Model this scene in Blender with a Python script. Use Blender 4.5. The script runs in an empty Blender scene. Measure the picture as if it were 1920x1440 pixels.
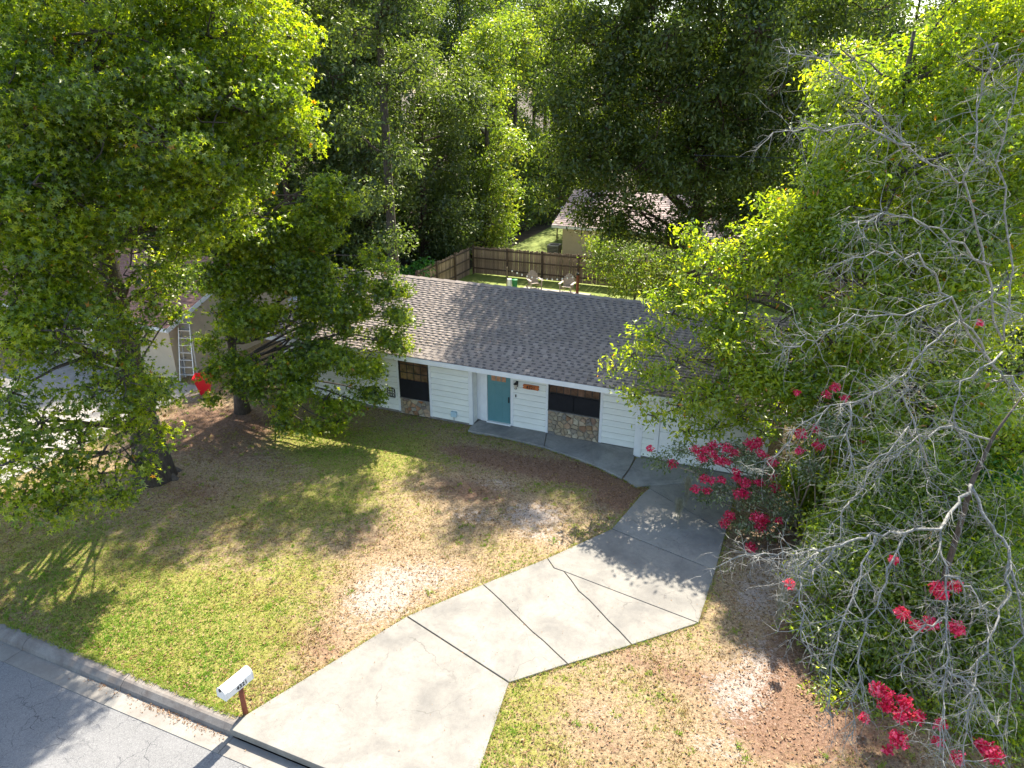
import bpy, bmesh, math, random
import numpy as np
from mathutils import Vector, Matrix
R = math.radians
rng = np.random.default_rng(7)
random.seed(7)
S = bpy.context.scene
COL = S.collection

# ------------------------------------------------------------------ camera, sky, sun, exposure
CAM_H = 11.7; PITCH = R(23.0); FPX = 1331.0
cd = bpy.data.cameras.new('camera'); cam = bpy.data.objects.new('camera', cd); COL.objects.link(cam)
cd.sensor_fit = 'HORIZONTAL'; cd.sensor_width = 36.0; cd.lens = FPX / 1920 * 36.0
cd.clip_start = 0.1; cd.clip_end = 2000
cam.location = (0, 0, CAM_H); cam.rotation_euler = (math.pi / 2 - PITCH, 0, 0)
S.camera = cam

SUN = Vector((0.365, 0.93, 1.10)).normalized()
world = bpy.data.worlds.new("World"); S.world = world; world.use_nodes = True
nt = world.node_tree
bg = nt.nodes['Background']
sky = nt.nodes.new('ShaderNodeTexSky'); sky.sky_type = 'NISHITA'; sky.sun_disc = False
sky.sun_elevation = math.asin(SUN.z); sky.sun_rotation = math.atan2(SUN.x, SUN.y)
sky.air_density = 1.0; sky.dust_density = 1.3; sky.ozone_density = 1.0
nt.links.new(sky.outputs[0], bg.inputs[0]); bg.inputs[1].default_value = 0.13
sl = bpy.data.lights.new('sun', 'SUN'); so = bpy.data.objects.new('sun', sl); COL.objects.link(so)
sl.energy = 5.0; sl.angle = R(0.55); sl.color = (1.0, 0.94, 0.84)
so.rotation_euler = SUN.to_track_quat('Z', 'Y').to_euler()
S.view_settings.view_transform = 'Standard'; S.view_settings.look = 'None'
S.view_settings.gamma = 1.0; S.view_settings.use_curve_mapping = False
S.view_settings.exposure = 1.62
S.cycles.max_bounces = 8; S.cycles.transparent_max_bounces = 8
S.cycles.diffuse_bounces = 7; S.cycles.transmission_bounces = 6

# ------------------------------------------------------------------ frames and small maths
ANG = R(22.5)
U = np.array([math.cos(ANG), -math.sin(ANG), 0.0]); V = np.array([math.sin(ANG), math.cos(ANG), 0.0])
def uv(u, v, z=0.0): return U * u + V * v + np.array([0, 0, z])
def ray(x, y):
    a = (x - 960) / FPX; b = (720 - y) / FPX
    return np.array([a, math.cos(PITCH) + b * math.sin(PITCH), -math.sin(PITCH) + b * math.cos(PITCH)])
def ground_at(x, y, z=0.0):
    r = ray(x, y); t = (z - CAM_H) / r[2]; return r * t + np.array([0, 0, CAM_H])
def at(x, y, Y):
    r = ray(x, y); t = Y / r[1]; return r * t + np.array([0, 0, CAM_H])

def tag(o, label=None, cat=None, group=None, kind=None):
    if label: o['label'] = label
    if cat: o['category'] = cat
    if group: o['group'] = group
    if kind: o['kind'] = kind
    return o
def empty(name, loc=(0, 0, 0), rz=0.0, parent=None):
    o = bpy.data.objects.new(name, None); COL.objects.link(o)
    o.location = tuple(loc); o.rotation_euler = (0, 0, rz); o.empty_display_size = 0.3
    if parent: o.parent = parent
    return o
def link(name, me, mat=None, parent=None, loc=None, rot=None, scale=None):
    o = bpy.data.objects.new(name, me); COL.objects.link(o)
    if mat is not None and len(me.materials) == 0: me.materials.append(mat)
    if parent is not None: o.parent = parent
    if loc is not None: o.location = tuple(loc)
    if rot is not None: o.rotation_euler = rot
    if scale is not None: o.scale = scale
    return o
def copy_tree(o, parent=None, loc=None, rz=None, scale=None):
    c = o.copy(); COL.objects.link(c); c.parent = parent
    if loc is not None: c.location = tuple(loc)
    if rz is not None: c.rotation_euler = (0, 0, rz)
    if scale is not None: c.scale = scale
    for ch in list(o.children): copy_tree(ch, c)
    return c

class MB:
    def __init__(s): s.v = []; s.f = []
    def add(s, vs, fs):
        n = len(s.v); s.v += [tuple(map(float, p)) for p in vs]; s.f += [tuple(i + n for i in f) for f in fs]; return s
    def box(s, a, b):
        x0, y0, z0 = a; x1, y1, z1 = b
        return s.add([(x0,y0,z0),(x1,y0,z0),(x1,y1,z0),(x0,y1,z0),(x0,y0,z1),(x1,y0,z1),(x1,y1,z1),(x0,y1,z1)],
                     [(3,2,1,0),(4,5,6,7),(0,1,5,4),(1,2,6,5),(2,3,7,6),(3,0,4,7)])
    def hexa(s, p):   # 4 bottom + 4 top points
        return s.add(p, [(3,2,1,0),(4,5,6,7),(0,1,5,4),(1,2,6,5),(2,3,7,6),(3,0,4,7)])
    def bar(s, p, q, w, h=None, up=(0, 0, 1)):
        p = np.array(p, float); q = np.array(q, float); h = w if h is None else h
        d = q - p; d /= np.linalg.norm(d); upv = np.array(up, float)
        if abs(d @ upv) > .98: upv = np.array([1., 0, 0])
        a = np.cross(d, upv); a /= np.linalg.norm(a); b = np.cross(a, d)
        c = [(-1,-1),(1,-1),(1,1),(-1,1)]
        return s.hexa([p + a*w/2*i + b*h/2*j for i, j in c] + [q + a*w/2*i + b*h/2*j for i, j in c])
    def tube(s, pts, rad, n=6, cap=True):
        pts = [np.array(p, float) for p in pts]
        if not hasattr(rad, '__len__'): rad = [rad] * len(pts)
        vs = []; fs = []; ref = np.array([0.3, 0.9, 0.2])
        for i, p in enumerate(pts):
            d = pts[min(i+1, len(pts)-1)] - pts[max(i-1, 0)]
            d = d / (np.linalg.norm(d) + 1e-9)
            a = np.cross(d, ref); la = np.linalg.norm(a)
            if la < .1: a = np.cross(d, np.array([1., 0, 0])); la = np.linalg.norm(a)
            a /= la; b = np.cross(d, a)
            for k in range(n):
                t = 2*math.pi*k/n; vs.append(p + (a*math.cos(t) + b*math.sin(t))*rad[i])
        for i in range(len(pts)-1):
            for k in range(n):
                k2 = (k+1) % n; fs.append((i*n+k, i*n+k2, (i+1)*n+k2, (i+1)*n+k))
        if cap: fs.append(tuple(range(n))[::-1]); fs.append(tuple((len(pts)-1)*n + k for k in range(n)))
        return s.add(vs, fs)
    def lathe(s, prof, n=16, c=(0, 0, 0)):
        vs = [(c[0]+r*math.cos(2*math.pi*k/n), c[1]+r*math.sin(2*math.pi*k/n), c[2]+z) for r, z in prof for k in range(n)]
        fs = [(i*n+k, i*n+(k+1) % n, (i+1)*n+(k+1) % n, (i+1)*n+k) for i in range(len(prof)-1) for k in range(n)]
        return s.add(vs, fs)
    def prism(s, poly, z0, z1, inset=0.0):   # poly ccw in xy
        n = len(poly); vs = [(x, y, z0) for x, y in poly] + [(x, y, z1) for x, y in poly]
        fs = [tuple(range(n))[::-1], tuple(range(n, 2*n))] + [(i, (i+1) % n, n+(i+1) % n, n+i) for i in range(n)]
        return s.add(vs, fs)
    def mesh(s, name, smooth=False):
        me = bpy.data.meshes.new(name); me.from_pydata(s.v, [], s.f); me.update()
        if smooth:
            me.polygons.foreach_set('use_smooth', [True]*len(me.polygons))
        return me
    def build(s, name, mat, parent=None, loc=None, rot=None, smooth=False, bevel=0.0):
        me = s.mesh(name, smooth)
        if bevel > 0:
            bm = bmesh.new(); bm.from_mesh(me)
            bmesh.ops.bevel(bm, geom=list(bm.edges), offset=bevel, segments=2, affect='EDGES', profile=.6)
            bm.to_mesh(me); bm.free()
        return link(name, me, mat, parent, loc, rot)

def fast_mesh(name, verts, faces, attrs=None, mat=None):
    """verts (n,3), faces (m,k) int arrays"""
    me = bpy.data.meshes.new(name); n = len(verts); m, k = faces.shape
    me.vertices.add(n); me.vertices.foreach_set('co', np.ascontiguousarray(verts, dtype=np.float32).ravel())
    me.loops.add(m*k); me.loops.foreach_set('vertex_index', np.ascontiguousarray(faces, dtype=np.int32).ravel())
    me.polygons.add(m); me.polygons.foreach_set('loop_start', np.arange(0, m*k, k, dtype=np.int32))
    for an, av in (attrs or {}).items():
        a = me.attributes.new(an, 'FLOAT', 'POINT'); a.data.foreach_set('value', np.ascontiguousarray(av, dtype=np.float32))
    me.update(calc_edges=True)
    if mat: me.materials.append(mat)
    return me

# ------------------------------------------------------------------ materials
class NT:
    def __init__(s, name):
        s.m = bpy.data.materials.new(name); s.m.use_nodes = True; s.t = s.m.node_tree; s.t.nodes.clear()
        s.out = s.n('ShaderNodeOutputMaterial')
    def n(s, t, **k):
        x = s.t.nodes.new(t)
        for a, b in k.items(): setattr(x, a, b)
        return x
    def l(s, a, b): s.t.links.new(a, b)
    def val(s, sock, v):
        if hasattr(v, 'is_linked') or isinstance(v, bpy.types.NodeSocket): s.l(v, sock)
        else: sock.default_value = (*v, 1) if isinstance(v, tuple) and len(v) == 3 and sock.type == 'RGBA' else v
    def noise(s, scale, detail=4, rough=.55, vec=None, dist=0, w=None):
        x = s.n('ShaderNodeTexNoise'); x.inputs['Scale'].default_value = scale; x.inputs['Detail'].default_value = detail
        x.inputs['Roughness'].default_value = rough; x.inputs['Distortion'].default_value = dist
        if vec is not None: s.l(vec, x.inputs['Vector'])
        return x.outputs['Fac']
    def ramp(s, fac, stops):
        x = s.n('ShaderNodeValToRGB'); e = x.color_ramp.elements
        while len(e) < len(stops): e.new(.5)
        for i, (p, c) in enumerate(stops):
            e[i].position = p; e[i].color = (*c, 1) if isinstance(c, tuple) else (c, c, c, 1)
        s.l(fac, x.inputs[0]); return x.outputs[0]
    def mix(s, fac, a, b, mode='MIX'):
        x = s.n('ShaderNodeMix', data_type='RGBA', blend_type=mode)
        s.val(x.inputs[0], fac); s.val(x.inputs[6], a); s.val(x.inputs[7], b); return x.outputs[2]
    def math(s, op, a, b=0.0, clamp=False):
        x = s.n('ShaderNodeMath', operation=op, use_clamp=clamp); s.val(x.inputs[0], a); s.val(x.inputs[1], b); return x.outputs[0]
    def attr(s, name):
        return s.n('ShaderNodeAttribute', attribute_name=name).outputs['Fac']
    def obj(s): return s.n('ShaderNodeTexCoord').outputs['Object']
    def pos(s): return s.n('ShaderNodeNewGeometry').outputs['Position']
    def rand(s): return s.n('ShaderNodeObjectInfo').outputs['Random']
    def bump(s, h, strength=.3, dist=.02):
        x = s.n('ShaderNodeBump'); x.inputs['Strength'].default_value = strength; x.inputs['Distance'].default_value = dist
        s.l(h, x.inputs['Height']); return x.outputs[0]
    def bsdf(s, color, rough=.8, metal=0, spec=.3, normal=None, **k):
        x = s.n('ShaderNodeBsdfPrincipled'); s.val(x.inputs['Base Color'], color); s.val(x.inputs['Roughness'], rough)
        x.inputs['Metallic'].default_value = metal; x.inputs['Specular IOR Level'].default_value = spec
        if normal is not None: s.l(normal, x.inputs['Normal'])
        for a, b in k.items(): x.inputs[a].default_value = b
        s.l(x.outputs[0], s.out.inputs[0]); return s.m

def simple(name, c1, c2=None, scale=6, rough=.75, metal=0, spec=.3, bump=0.0, bscale=40, vary=0.0, stretch=None):
    t = NT(name); vec = t.obj()
    if stretch:
        mp = t.n('ShaderNodeMapping'); mp.inputs['Scale'].default_value = stretch; t.l(vec, mp.inputs[0]); vec = mp.outputs[0]
    col = c1 if c2 is None else t.ramp(t.noise(scale, 6, .62, vec), [(.32, c1), (.68, c2)])
    if vary:
        f = t.math('MULTIPLY_ADD', t.rand(), 2*vary); f.node.inputs[2].default_value = 1 - vary
        hv = t.n('ShaderNodeHueSaturation'); t.l(f, hv.inputs['Value']); t.val(hv.inputs['Color'], col); col = hv.outputs[0]
    nrm = t.bump(t.noise(bscale, 5, .6, vec), bump, .01) if bump else None
    return t.bsdf(col, rough, metal, spec, nrm)

def leaf_mat(name, stops, trans_gain=2.4, mixf=.45, gloss=.12, yellow=1.15, rough=.42):
    t = NT(name); c = t.ramp(t.attr('tint'), stops)
    d = t.n('ShaderNodeBsdfDiffuse'); t.l(c, d.inputs[0])
    tr = t.n('ShaderNodeBsdfTranslucent')
    c2 = t.mix(1.0, c, (trans_gain*yellow, trans_gain, trans_gain*.28), 'MULTIPLY'); t.l(c2, tr.inputs[0])
    m1 = t.n('ShaderNodeMixShader'); m1.inputs[0].default_value = mixf; t.l(d.outputs[0], m1.inputs[1]); t.l(tr.outputs[0], m1.inputs[2])
    g = t.n('ShaderNodeBsdfGlossy'); g.inputs['Roughness'].default_value = rough; g.inputs['Color'].default_value = (.85, .85, .7, 1)
    m2 = t.n('ShaderNodeMixShader'); m2.inputs[0].default_value = gloss*.3; t.l(m1.outputs[0], m2.inputs[1]); t.l(g.outputs[0], m2.inputs[2])
    t.l(m2.outputs[0], t.out.inputs[0]); return t.m

def concrete(name, base, dark, stain=.5, vary=.06, scale=1.0):
    t = NT(name); p = t.pos()
    big = t.noise(.9*scale, 6, .65, p, .4); fine = t.noise(60, 3, .7, p); mid = t.noise(9, 6, .7, p)
    c = t.mix(t.ramp(big, [(.42, 0.0), (.75, stain)]), base, dark)
    c = t.mix(t.ramp(mid, [(.45, 0.0), (.8, .45)]), c, tuple(x*.62 for x in base))
    c = t.mix(t.ramp(fine, [(.52, 0.0), (.72, .55)]), c, tuple(x*.45 for x in base))
    vo = t.n('ShaderNodeTexVoronoi'); vo.inputs['Scale'].default_value = 5.5; t.l(p, vo.inputs['Vector'])
    c = t.mix(t.ramp(vo.outputs['Distance'], [(.03, .8), (.06, 0.0)]), c, tuple(x*.3 for x in base))
    c = t.mix(t.ramp(t.noise(3.1, 7, .72, p, 1.2), [(.5, 0.0), (.7, .5)]), c, dark)
    w = t.n('ShaderNodeVectorMath', operation='MULTIPLY_ADD'); nz = t.n('ShaderNodeTexNoise'); nz.inputs['Scale'].default_value = 2.2; nz.inputs['Detail'].default_value = 5
    t.l(p, nz.inputs['Vector']); t.l(nz.outputs['Color'], w.inputs[0]); w.inputs[1].default_value = (.6, .6, 0); t.l(p, w.inputs[2])
    ve = t.n('ShaderNodeTexVoronoi', feature='DISTANCE_TO_EDGE'); ve.inputs['Scale'].default_value = .42; t.l(w.outputs[0], ve.inputs['Vector'])
    cr_ = t.math('MULTIPLY', t.ramp(ve.outputs['Distance'], [(.0005, .8), (.0035, 0.0)]), t.ramp(t.noise(.8, 3, .5, p), [(.45, 0.0), (.58, .8)]))
    c = t.mix(cr_, c, tuple(x*.3 for x in base))
    f = t.math('MULTIPLY_ADD', t.rand(), 2*vary); f.node.inputs[2].default_value = 1 - vary
    hv = t.n('ShaderNodeHueSaturation'); t.l(f, hv.inputs['Value']); t.l(c, hv.inputs['Color'])
    return t.bsdf(hv.outputs[0], .88, 0, .2, t.bump(t.noise(45, 5, .75, p), .35, .01))

def make_lawn_mat():
    t = NT('lawn_soil'); p = t.pos()
    n1 = t.noise(.8, 6, .6, p); n2 = t.noise(5.5, 6, .7, p); n3 = t.noise(26, 4, .75, p); n4 = t.noise(70, 3, .8, p)
    green = t.ramp(n3, [(.34, (.09, .085, .02)), (.5, (.25, .235, .055)), (.66, (.40, .36, .12))])
    tan = t.ramp(n3, [(.32, (.12, .075, .04)), (.52, (.34, .245, .14)), (.7, (.50, .40, .26))])
    straw = t.ramp(n3, [(.3, (.085, .045, .027)), (.5, (.23, .135, .085)), (.72, (.38, .26, .17))])
    sand = t.ramp(n4, [(.3, (.27, .205, .155)), (.5, (.39, .325, .265)), (.7, (.48, .42, .36))])
    def sel(attr, k, lo, hi, nn):
        a = t.math('ADD', t.attr(attr), t.math('MULTIPLY', t.math('SUBTRACT', nn, .5), k))
        return t.ramp(a, [(lo, 0.0), (hi, 1.0)])
    nn = t.mix(.5, n2, n3)
    c = t.mix(sel('green', 2.6, .44, .62, nn), tan, green)
    c = t.mix(sel('straw', 2.4, .45, .62, nn), c, straw)
    c = t.mix(sel('sand', 2.6, .52, .72, nn), c, sand)
    vo = t.n('ShaderNodeTexVoronoi'); vo.inputs['Scale'].default_value = 7; t.l(p, vo.inputs['Vector'])
    c = t.mix(t.math('MULTIPLY', t.ramp(vo.outputs['Distance'], [(.10, .9), (.24, 0.0)]), t.ramp(t.noise(2.3, 4, .6, p), [(.46, 0.0), (.62, .85)])), c, (.07, .035, .022))
    c = t.mix(t.ramp(t.noise(13, 3, .6, p), [(.56, 0.0), (.66, .8)]), c, (.06, .04, .022))
    return t.bsdf(c, .95, 0, .1, t.bump(t.mix(.5, n3, n4), .9, .04))

def make_asphalt():
    t = NT('asphalt'); p = t.pos()
    c = t.ramp(t.noise(90, 3, .8, p), [(.32, (.10, .098, .095)), (.52, (.20, .195, .187)), (.72, (.36, .35, .33))])
    c = t.mix(t.ramp(t.noise(1.2, 5, .6, p), [(.4, 0.0), (.7, .35)]), c, (.27, .262, .25)); c = t.mix(t.ramp(t.noise(28, 3, .8, p), [(.5, 0.0), (.68, .5)]), c, (.11, .108, .105))
    w = t.n('ShaderNodeVectorMath', operation='MULTIPLY_ADD')
    nz = t.n('ShaderNodeTexNoise'); nz.inputs['Scale'].default_value = 4; nz.inputs['Detail'].default_value = 4; t.l(p, nz.inputs['Vector'])
    t.l(nz.outputs['Color'], w.inputs[0]); w.inputs[1].default_value = (.35, .35, .0); t.l(p, w.inputs[2])
    for sc, wd, am in ((2.1, .012, .75), (5.5, .016, .35)):
        vo = t.n('ShaderNodeTexVoronoi', feature='DISTANCE_TO_EDGE'); vo.inputs['Scale'].default_value = sc; t.l(w.outputs[0], vo.inputs['Vector'])
        msk = t.ramp(vo.outputs['Distance'], [(wd*.35, 1.0), (wd*1.6, 0.0)])
        brk = t.ramp(t.noise(1.7 if sc < 3 else 1.1, 3, .5, p), [(.42, 0.0), (.58, am)])
        c = t.mix(t.math('MULTIPLY', msk, brk), c, (.055, .055, .06))
    return t.bsdf(c, .9, 0, .2, t.bump(t.noise(80, 4, .8, p), .5, .01))

M = {}
M['lawn'] = make_lawn_mat(); M['asphalt'] = make_asphalt()
M['drive'] = concrete('driveway_concrete', (.285, .264, .224), (.155, .145, .13), 1.0)
M['walk'] = concrete('walk_concrete', (.33, .315, .285), (.14, .135, .13), .9)
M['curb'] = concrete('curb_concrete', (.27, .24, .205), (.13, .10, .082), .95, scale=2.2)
M['gutter'] = concrete('gutter_concrete', (.27, .25, .215), (.18, .155, .13), .8, scale=1.6)
M['forest'] = simple('forest_floor', (.035, .026, .014), (.10, .07, .035), 1.2, .95, bump=.6, bscale=12)
M['backgrass'] = simple('back_grass', (.10, .15, .02), (.24, .26, .06), 3.5, .95, bump=.8, bscale=30)
M['white'] = simple('white_paint', (.84, .84, .82), (.74, .75, .73), 2.5, .55, spec=.35, vary=.02)
M['siding'] = simple('siding_paint', (.82, .82, .74), (.735, .735, .665), 1.7, .6, bump=.12, bscale=60, vary=.035, stretch=(1, 4, 4))
M['trim'] = simple('trim_paint', (.80, .80, .78), (.70, .70, .69), 3, .5)
M['door'] = simple('teal_paint', (.10, .235, .25), (.12, .26, .275), 3, .4, spec=.4)
M['black'] = simple('black_metal', (.015, .015, .016), None, rough=.45, spec=.4)
M['screen'] = simple('dark_screen', (.011, .011, .014), (.018, .018, .022), 3, .6, spec=.2)
M['pane_warm'] = simple('warm_pane', (.055, .032, .022), (.20, .11, .07), 3, .12, spec=.6, vary=.3)
M['amber'] = simple('amber_pane', (.38, .16, .09), (.50, .27, .18), 12, .2, spec=.5)
M['found'] = simple('footing', (.30, .28, .25), (.16, .14, .12), 5, .9, bump=.3)
M['mortar'] = simple('mortar', (.30, .26, .20), (.20, .17, .13), 20, .95, bump=.4)
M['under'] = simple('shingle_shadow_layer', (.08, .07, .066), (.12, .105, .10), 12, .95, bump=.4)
M['wood'] = simple('weathered_wood', (.17, .115, .08), (.34, .24, .17), 3, .85, bump=.4, bscale=20, vary=.28, stretch=(6, 6, .6))
M['railwood'] = simple('fence_rail_wood', (.07, .045, .033), (.13, .09, .065), 4, .9)
M['redwood'] = simple('red_brown_wood', (.16, .045, .025), (.26, .085, .045), 8, .7, bump=.3)
M['bark'] = simple('grey_brown_bark', (.055, .043, .034), (.13, .105, .085), 9, .95, bump=.9, bscale=18, stretch=(2, 2, .5))
M['barkred'] = simple('reddish_bark', (.05, .032, .024), (.12, .075, .055), 7, .95, bump=.9, bscale=16, stretch=(2, 2, .5))
M['deadbark'] = simple('lichen_grey_bark', (.14, .135, .115), (.36, .35, .31), 22, .9, bump=.4, bscale=60)
M['palebark'] = simple('pale_tan_bark', (.18, .13, .085), (.34, .27, .19), 8, .8, bump=.3)
M['cream'] = simple('cream_stucco', (.62, .50, .35), (.54, .43, .30), 2, .85, bump=.3, bscale=80)
M['cream2'] = simple('tan_stucco', (.55, .46, .33), (.48, .40, .29), 2, .85)
M['redroof'] = simple('terracotta_shingle', (.24, .12, .085), (.36, .20, .15), 9, .9, bump=.4, vary=.12)
M['pinkroof'] = simple('pale_brown_shingle', (.34, .25, .22), (.46, .36, .32), 4, .9)
M['alu'] = simple('ladder_aluminium', (.52, .51, .50), (.66, .65, .63), 8, .4, metal=.6, spec=.5)
M['greyplastic'] = simple('grey_plastic', (.25, .25, .25), (.33, .32, .31), 5, .5)
M['red'] = simple('red_plastic', (.72, .015, .03), (.60, .012, .025), 3, .35, spec=.5)
M['green'] = simple('green_plastic', (.015, .16, .05), (.02, .20, .065), 3, .4)
M['chair'] = simple('chair_plastic', (.42, .34, .27), (.36, .29, .23), 5, .5, vary=.06)
M['mailbox'] = simple('mailbox_enamel', (.80, .78, .73), (.70, .68, .63), 7, .35, spec=.45)
M['sandy'] = simple('pale_patio', (.34, .31, .265), (.25, .225, .195), 3, .9, bump=.3)
M['metalroof'] = simple('striped_metal_roof', (.50, .52, .55), (.30, .32, .35), 3, .35, metal=.5)
M['greyroof'] = simple('grey_canopy', (.17, .18, .20), (.26, .27, .29), 3, .7)
M['moss'] = simple('spanish_moss', (.16, .16, .10), (.30, .29, .20), 12, .95)
M['litter'] = leaf_mat('leaf_litter', [(0, (.10, .045, .022)), (.5, (.24, .125, .06)), (1, (.38, .25, .15))], 1.3, .2, .05)
M['grass'] = leaf_mat('grass_blades', [(0, (.12, .07, .035)), (.2, (.36, .25, .13)), (.42, (.38, .33, .13)), (.62, (.27, .34, .045)), (1, (.13, .27, .022))], 1.5, .35, .04, 1.05)
M['ll_gum'] = leaf_mat('sweetgum_leaf', [(0, (.045, .080, .010)), (.35, (.105, .165, .012)), (.7, (.20, .265, .014)), (.92, (.34, .37, .022)), (1, (.34, .17, .02))], 2.5, .58, .20, 1.02)
M['ll_bright'] = leaf_mat('laurel_oak_leaf', [(0, (.08, .14, .012)), (.3, (.17, .25, .016)), (.7, (.29, .35, .02)), (.92, (.40, .42, .03)), (1, (.50, .20, .02))], 2.0, .60, .24, 1.0)
M['ll_dark'] = leaf_mat('oak_leaf', [(0, (.020, .042, .010)), (.4, (.05, .08, .015)), (.8, (.10, .135, .02)), (1, (.14, .17, .03))], 2.4, .44, .2, 1.0, .45)
M['ll_grey'] = leaf_mat('grey_oak_leaf', [(0, (.032, .055, .018)), (.5, (.075, .11, .030)), (1, (.15, .19, .05))], 2.1, .42, .2, .98, .45)
M['ll_yel'] = leaf_mat('yellow_green_leaf', [(0, (.07, .12, .018)), (.5, (.15, .22, .03)), (.9, (.25, .30, .045)), (1, (.42, .22, .03))], 2.1, .45, .25, 1.0)
M['ll_pine'] = leaf_mat('pine_needle', [(0, (.035, .075, .02)), (.5, (.065, .125, .03)), (1, (.13, .20, .04))], 2.0, .3, .15, 1.0)
M['ll_vine'] = leaf_mat('vine_leaf', [(0, (.02, .08, .015)), (.5, (.04, .14, .02)), (1, (.09, .22, .03))], 2.2, .42, .14, .9)
M['ll_myrtle'] = leaf_mat('myrtle_leaf', [(0, (.05, .085, .03)), (.4, (.12, .17, .07)), (.8, (.26, .30, .18)), (1, (.50, .46, .35))], 2.0, .35, .2, 1.0)
M['petal'] = leaf_mat('crimson_petal', [(0, (.50, .008, .05)), (.5, (.80, .03, .13)), (1, (.92, .18, .30))], 1.1, .3, .05, 1.0)
M['petalr'] = M['petal']

def shingle_mat():
    t = NT('asphalt_shingle'); p = t.obj()
    at_ = t.attr('tint'); r = t.rand()
    k = t.math('FRACT', t.math('ADD', at_, t.math('MULTIPLY', r, 7.31)))
    c = t.ramp(k, [(0, (.245, .20, .165)), (.35, (.275, .226, .188)), (.7, (.30, .248, .208)), (1, (.335, .28, .235))])
    n = t.noise(150, 3, .8, p); c = t.mix(t.ramp(n, [(.45, 0.0), (.75, .5)]), c, (.10, .09, .09))
    c = t.mix(t.ramp(t.noise(.7, 5, .6, t.pos()), [(.45, 0.0), (.8, .35)]), c, (.13, .12, .12))
    return t.bsdf(c, .93, 0, .15, t.bump(n, .5, .005))
M['shingle'] = shingle_mat()
def stone_mat():
    t = NT('field_stone'); p = t.obj()
    c = t.ramp(t.rand(), [(0, (.46, .38, .25)), (.2, (.32, .27, .20)), (.38, (.55, .47, .34)), (.52, (.36, .15, .06)), (.6, (.22, .21, .19)), (.78, (.50, .36, .20)), (.9, (.26, .13, .07)), (1, (.60, .53, .40))])
    c = t.mix(t.ramp(t.noise(9, 6, .7, p), [(.4, 0.0), (.75, .65)]), c, (.13, .09, .055))
    return t.bsdf(c, .85, 0, .25, t.bump(t.noise(25, 6, .7, p), .7, .02))
M['stone'] = stone_mat()

# ------------------------------------------------------------------ foliage engine
def norm(a): return a / (np.linalg.norm(a, axis=-1, keepdims=True) + 1e-9)
def leaves_mesh(name, P, out, size, kind, mat, tint, droop=.25, wide=.36, upw=.55):
    n = len(P); up = np.array([0, 0, 1.0])
    N = norm(upw*up + .45*out + .75*rng.normal(size=(n, 3)))
    T = norm(rng.normal(size=(n, 3)) + .6*out - droop*up); T = norm(T - N*(T*N).sum(1, keepdims=True)); B = np.cross(N, T)
    s = (size*rng.uniform(.5, 1.45, n))[:, None]
    if kind == 'quad':
        w = wide
        v = np.stack([P, P + T*s*.5 + B*s*w*.5 + N*s*.10, P + T*s - up*s*.12, P + T*s*.5 - B*s*w*.5 + N*s*.10], 1).reshape(-1, 3)
        i = np.arange(n)*4; f = np.concatenate([np.stack([i, i+1, i+2], 1), np.stack([i, i+2, i+3], 1)]); tn = np.repeat(tint, 4)
    else:
        vs = []; fs = []
        for k in range(5):
            a = math.radians((k-2)*62); d = T*math.cos(a) + B*math.sin(a); q = np.cross(N, d)
            L = [.72, .95, 1.0, .95, .72][k]
            tip = P + d*s*L - N*s*rng.uniform(.02, .35, (n, 1)); c = P - d*s*.05 + N*s*.02*k
            vs += [c + q*s*.25, tip, c - q*s*.25]
            fs.append(np.stack([np.arange(n)*15 + k*3, np.arange(n)*15 + k*3+1, np.arange(n)*15 + k*3+2], 1))
        v = np.stack(vs, 1).reshape(-1, 3); f = np.concatenate(fs); tn = np.repeat(tint, 15)
    return fast_mesh(name, v, f, {'tint': tn}, mat)

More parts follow.
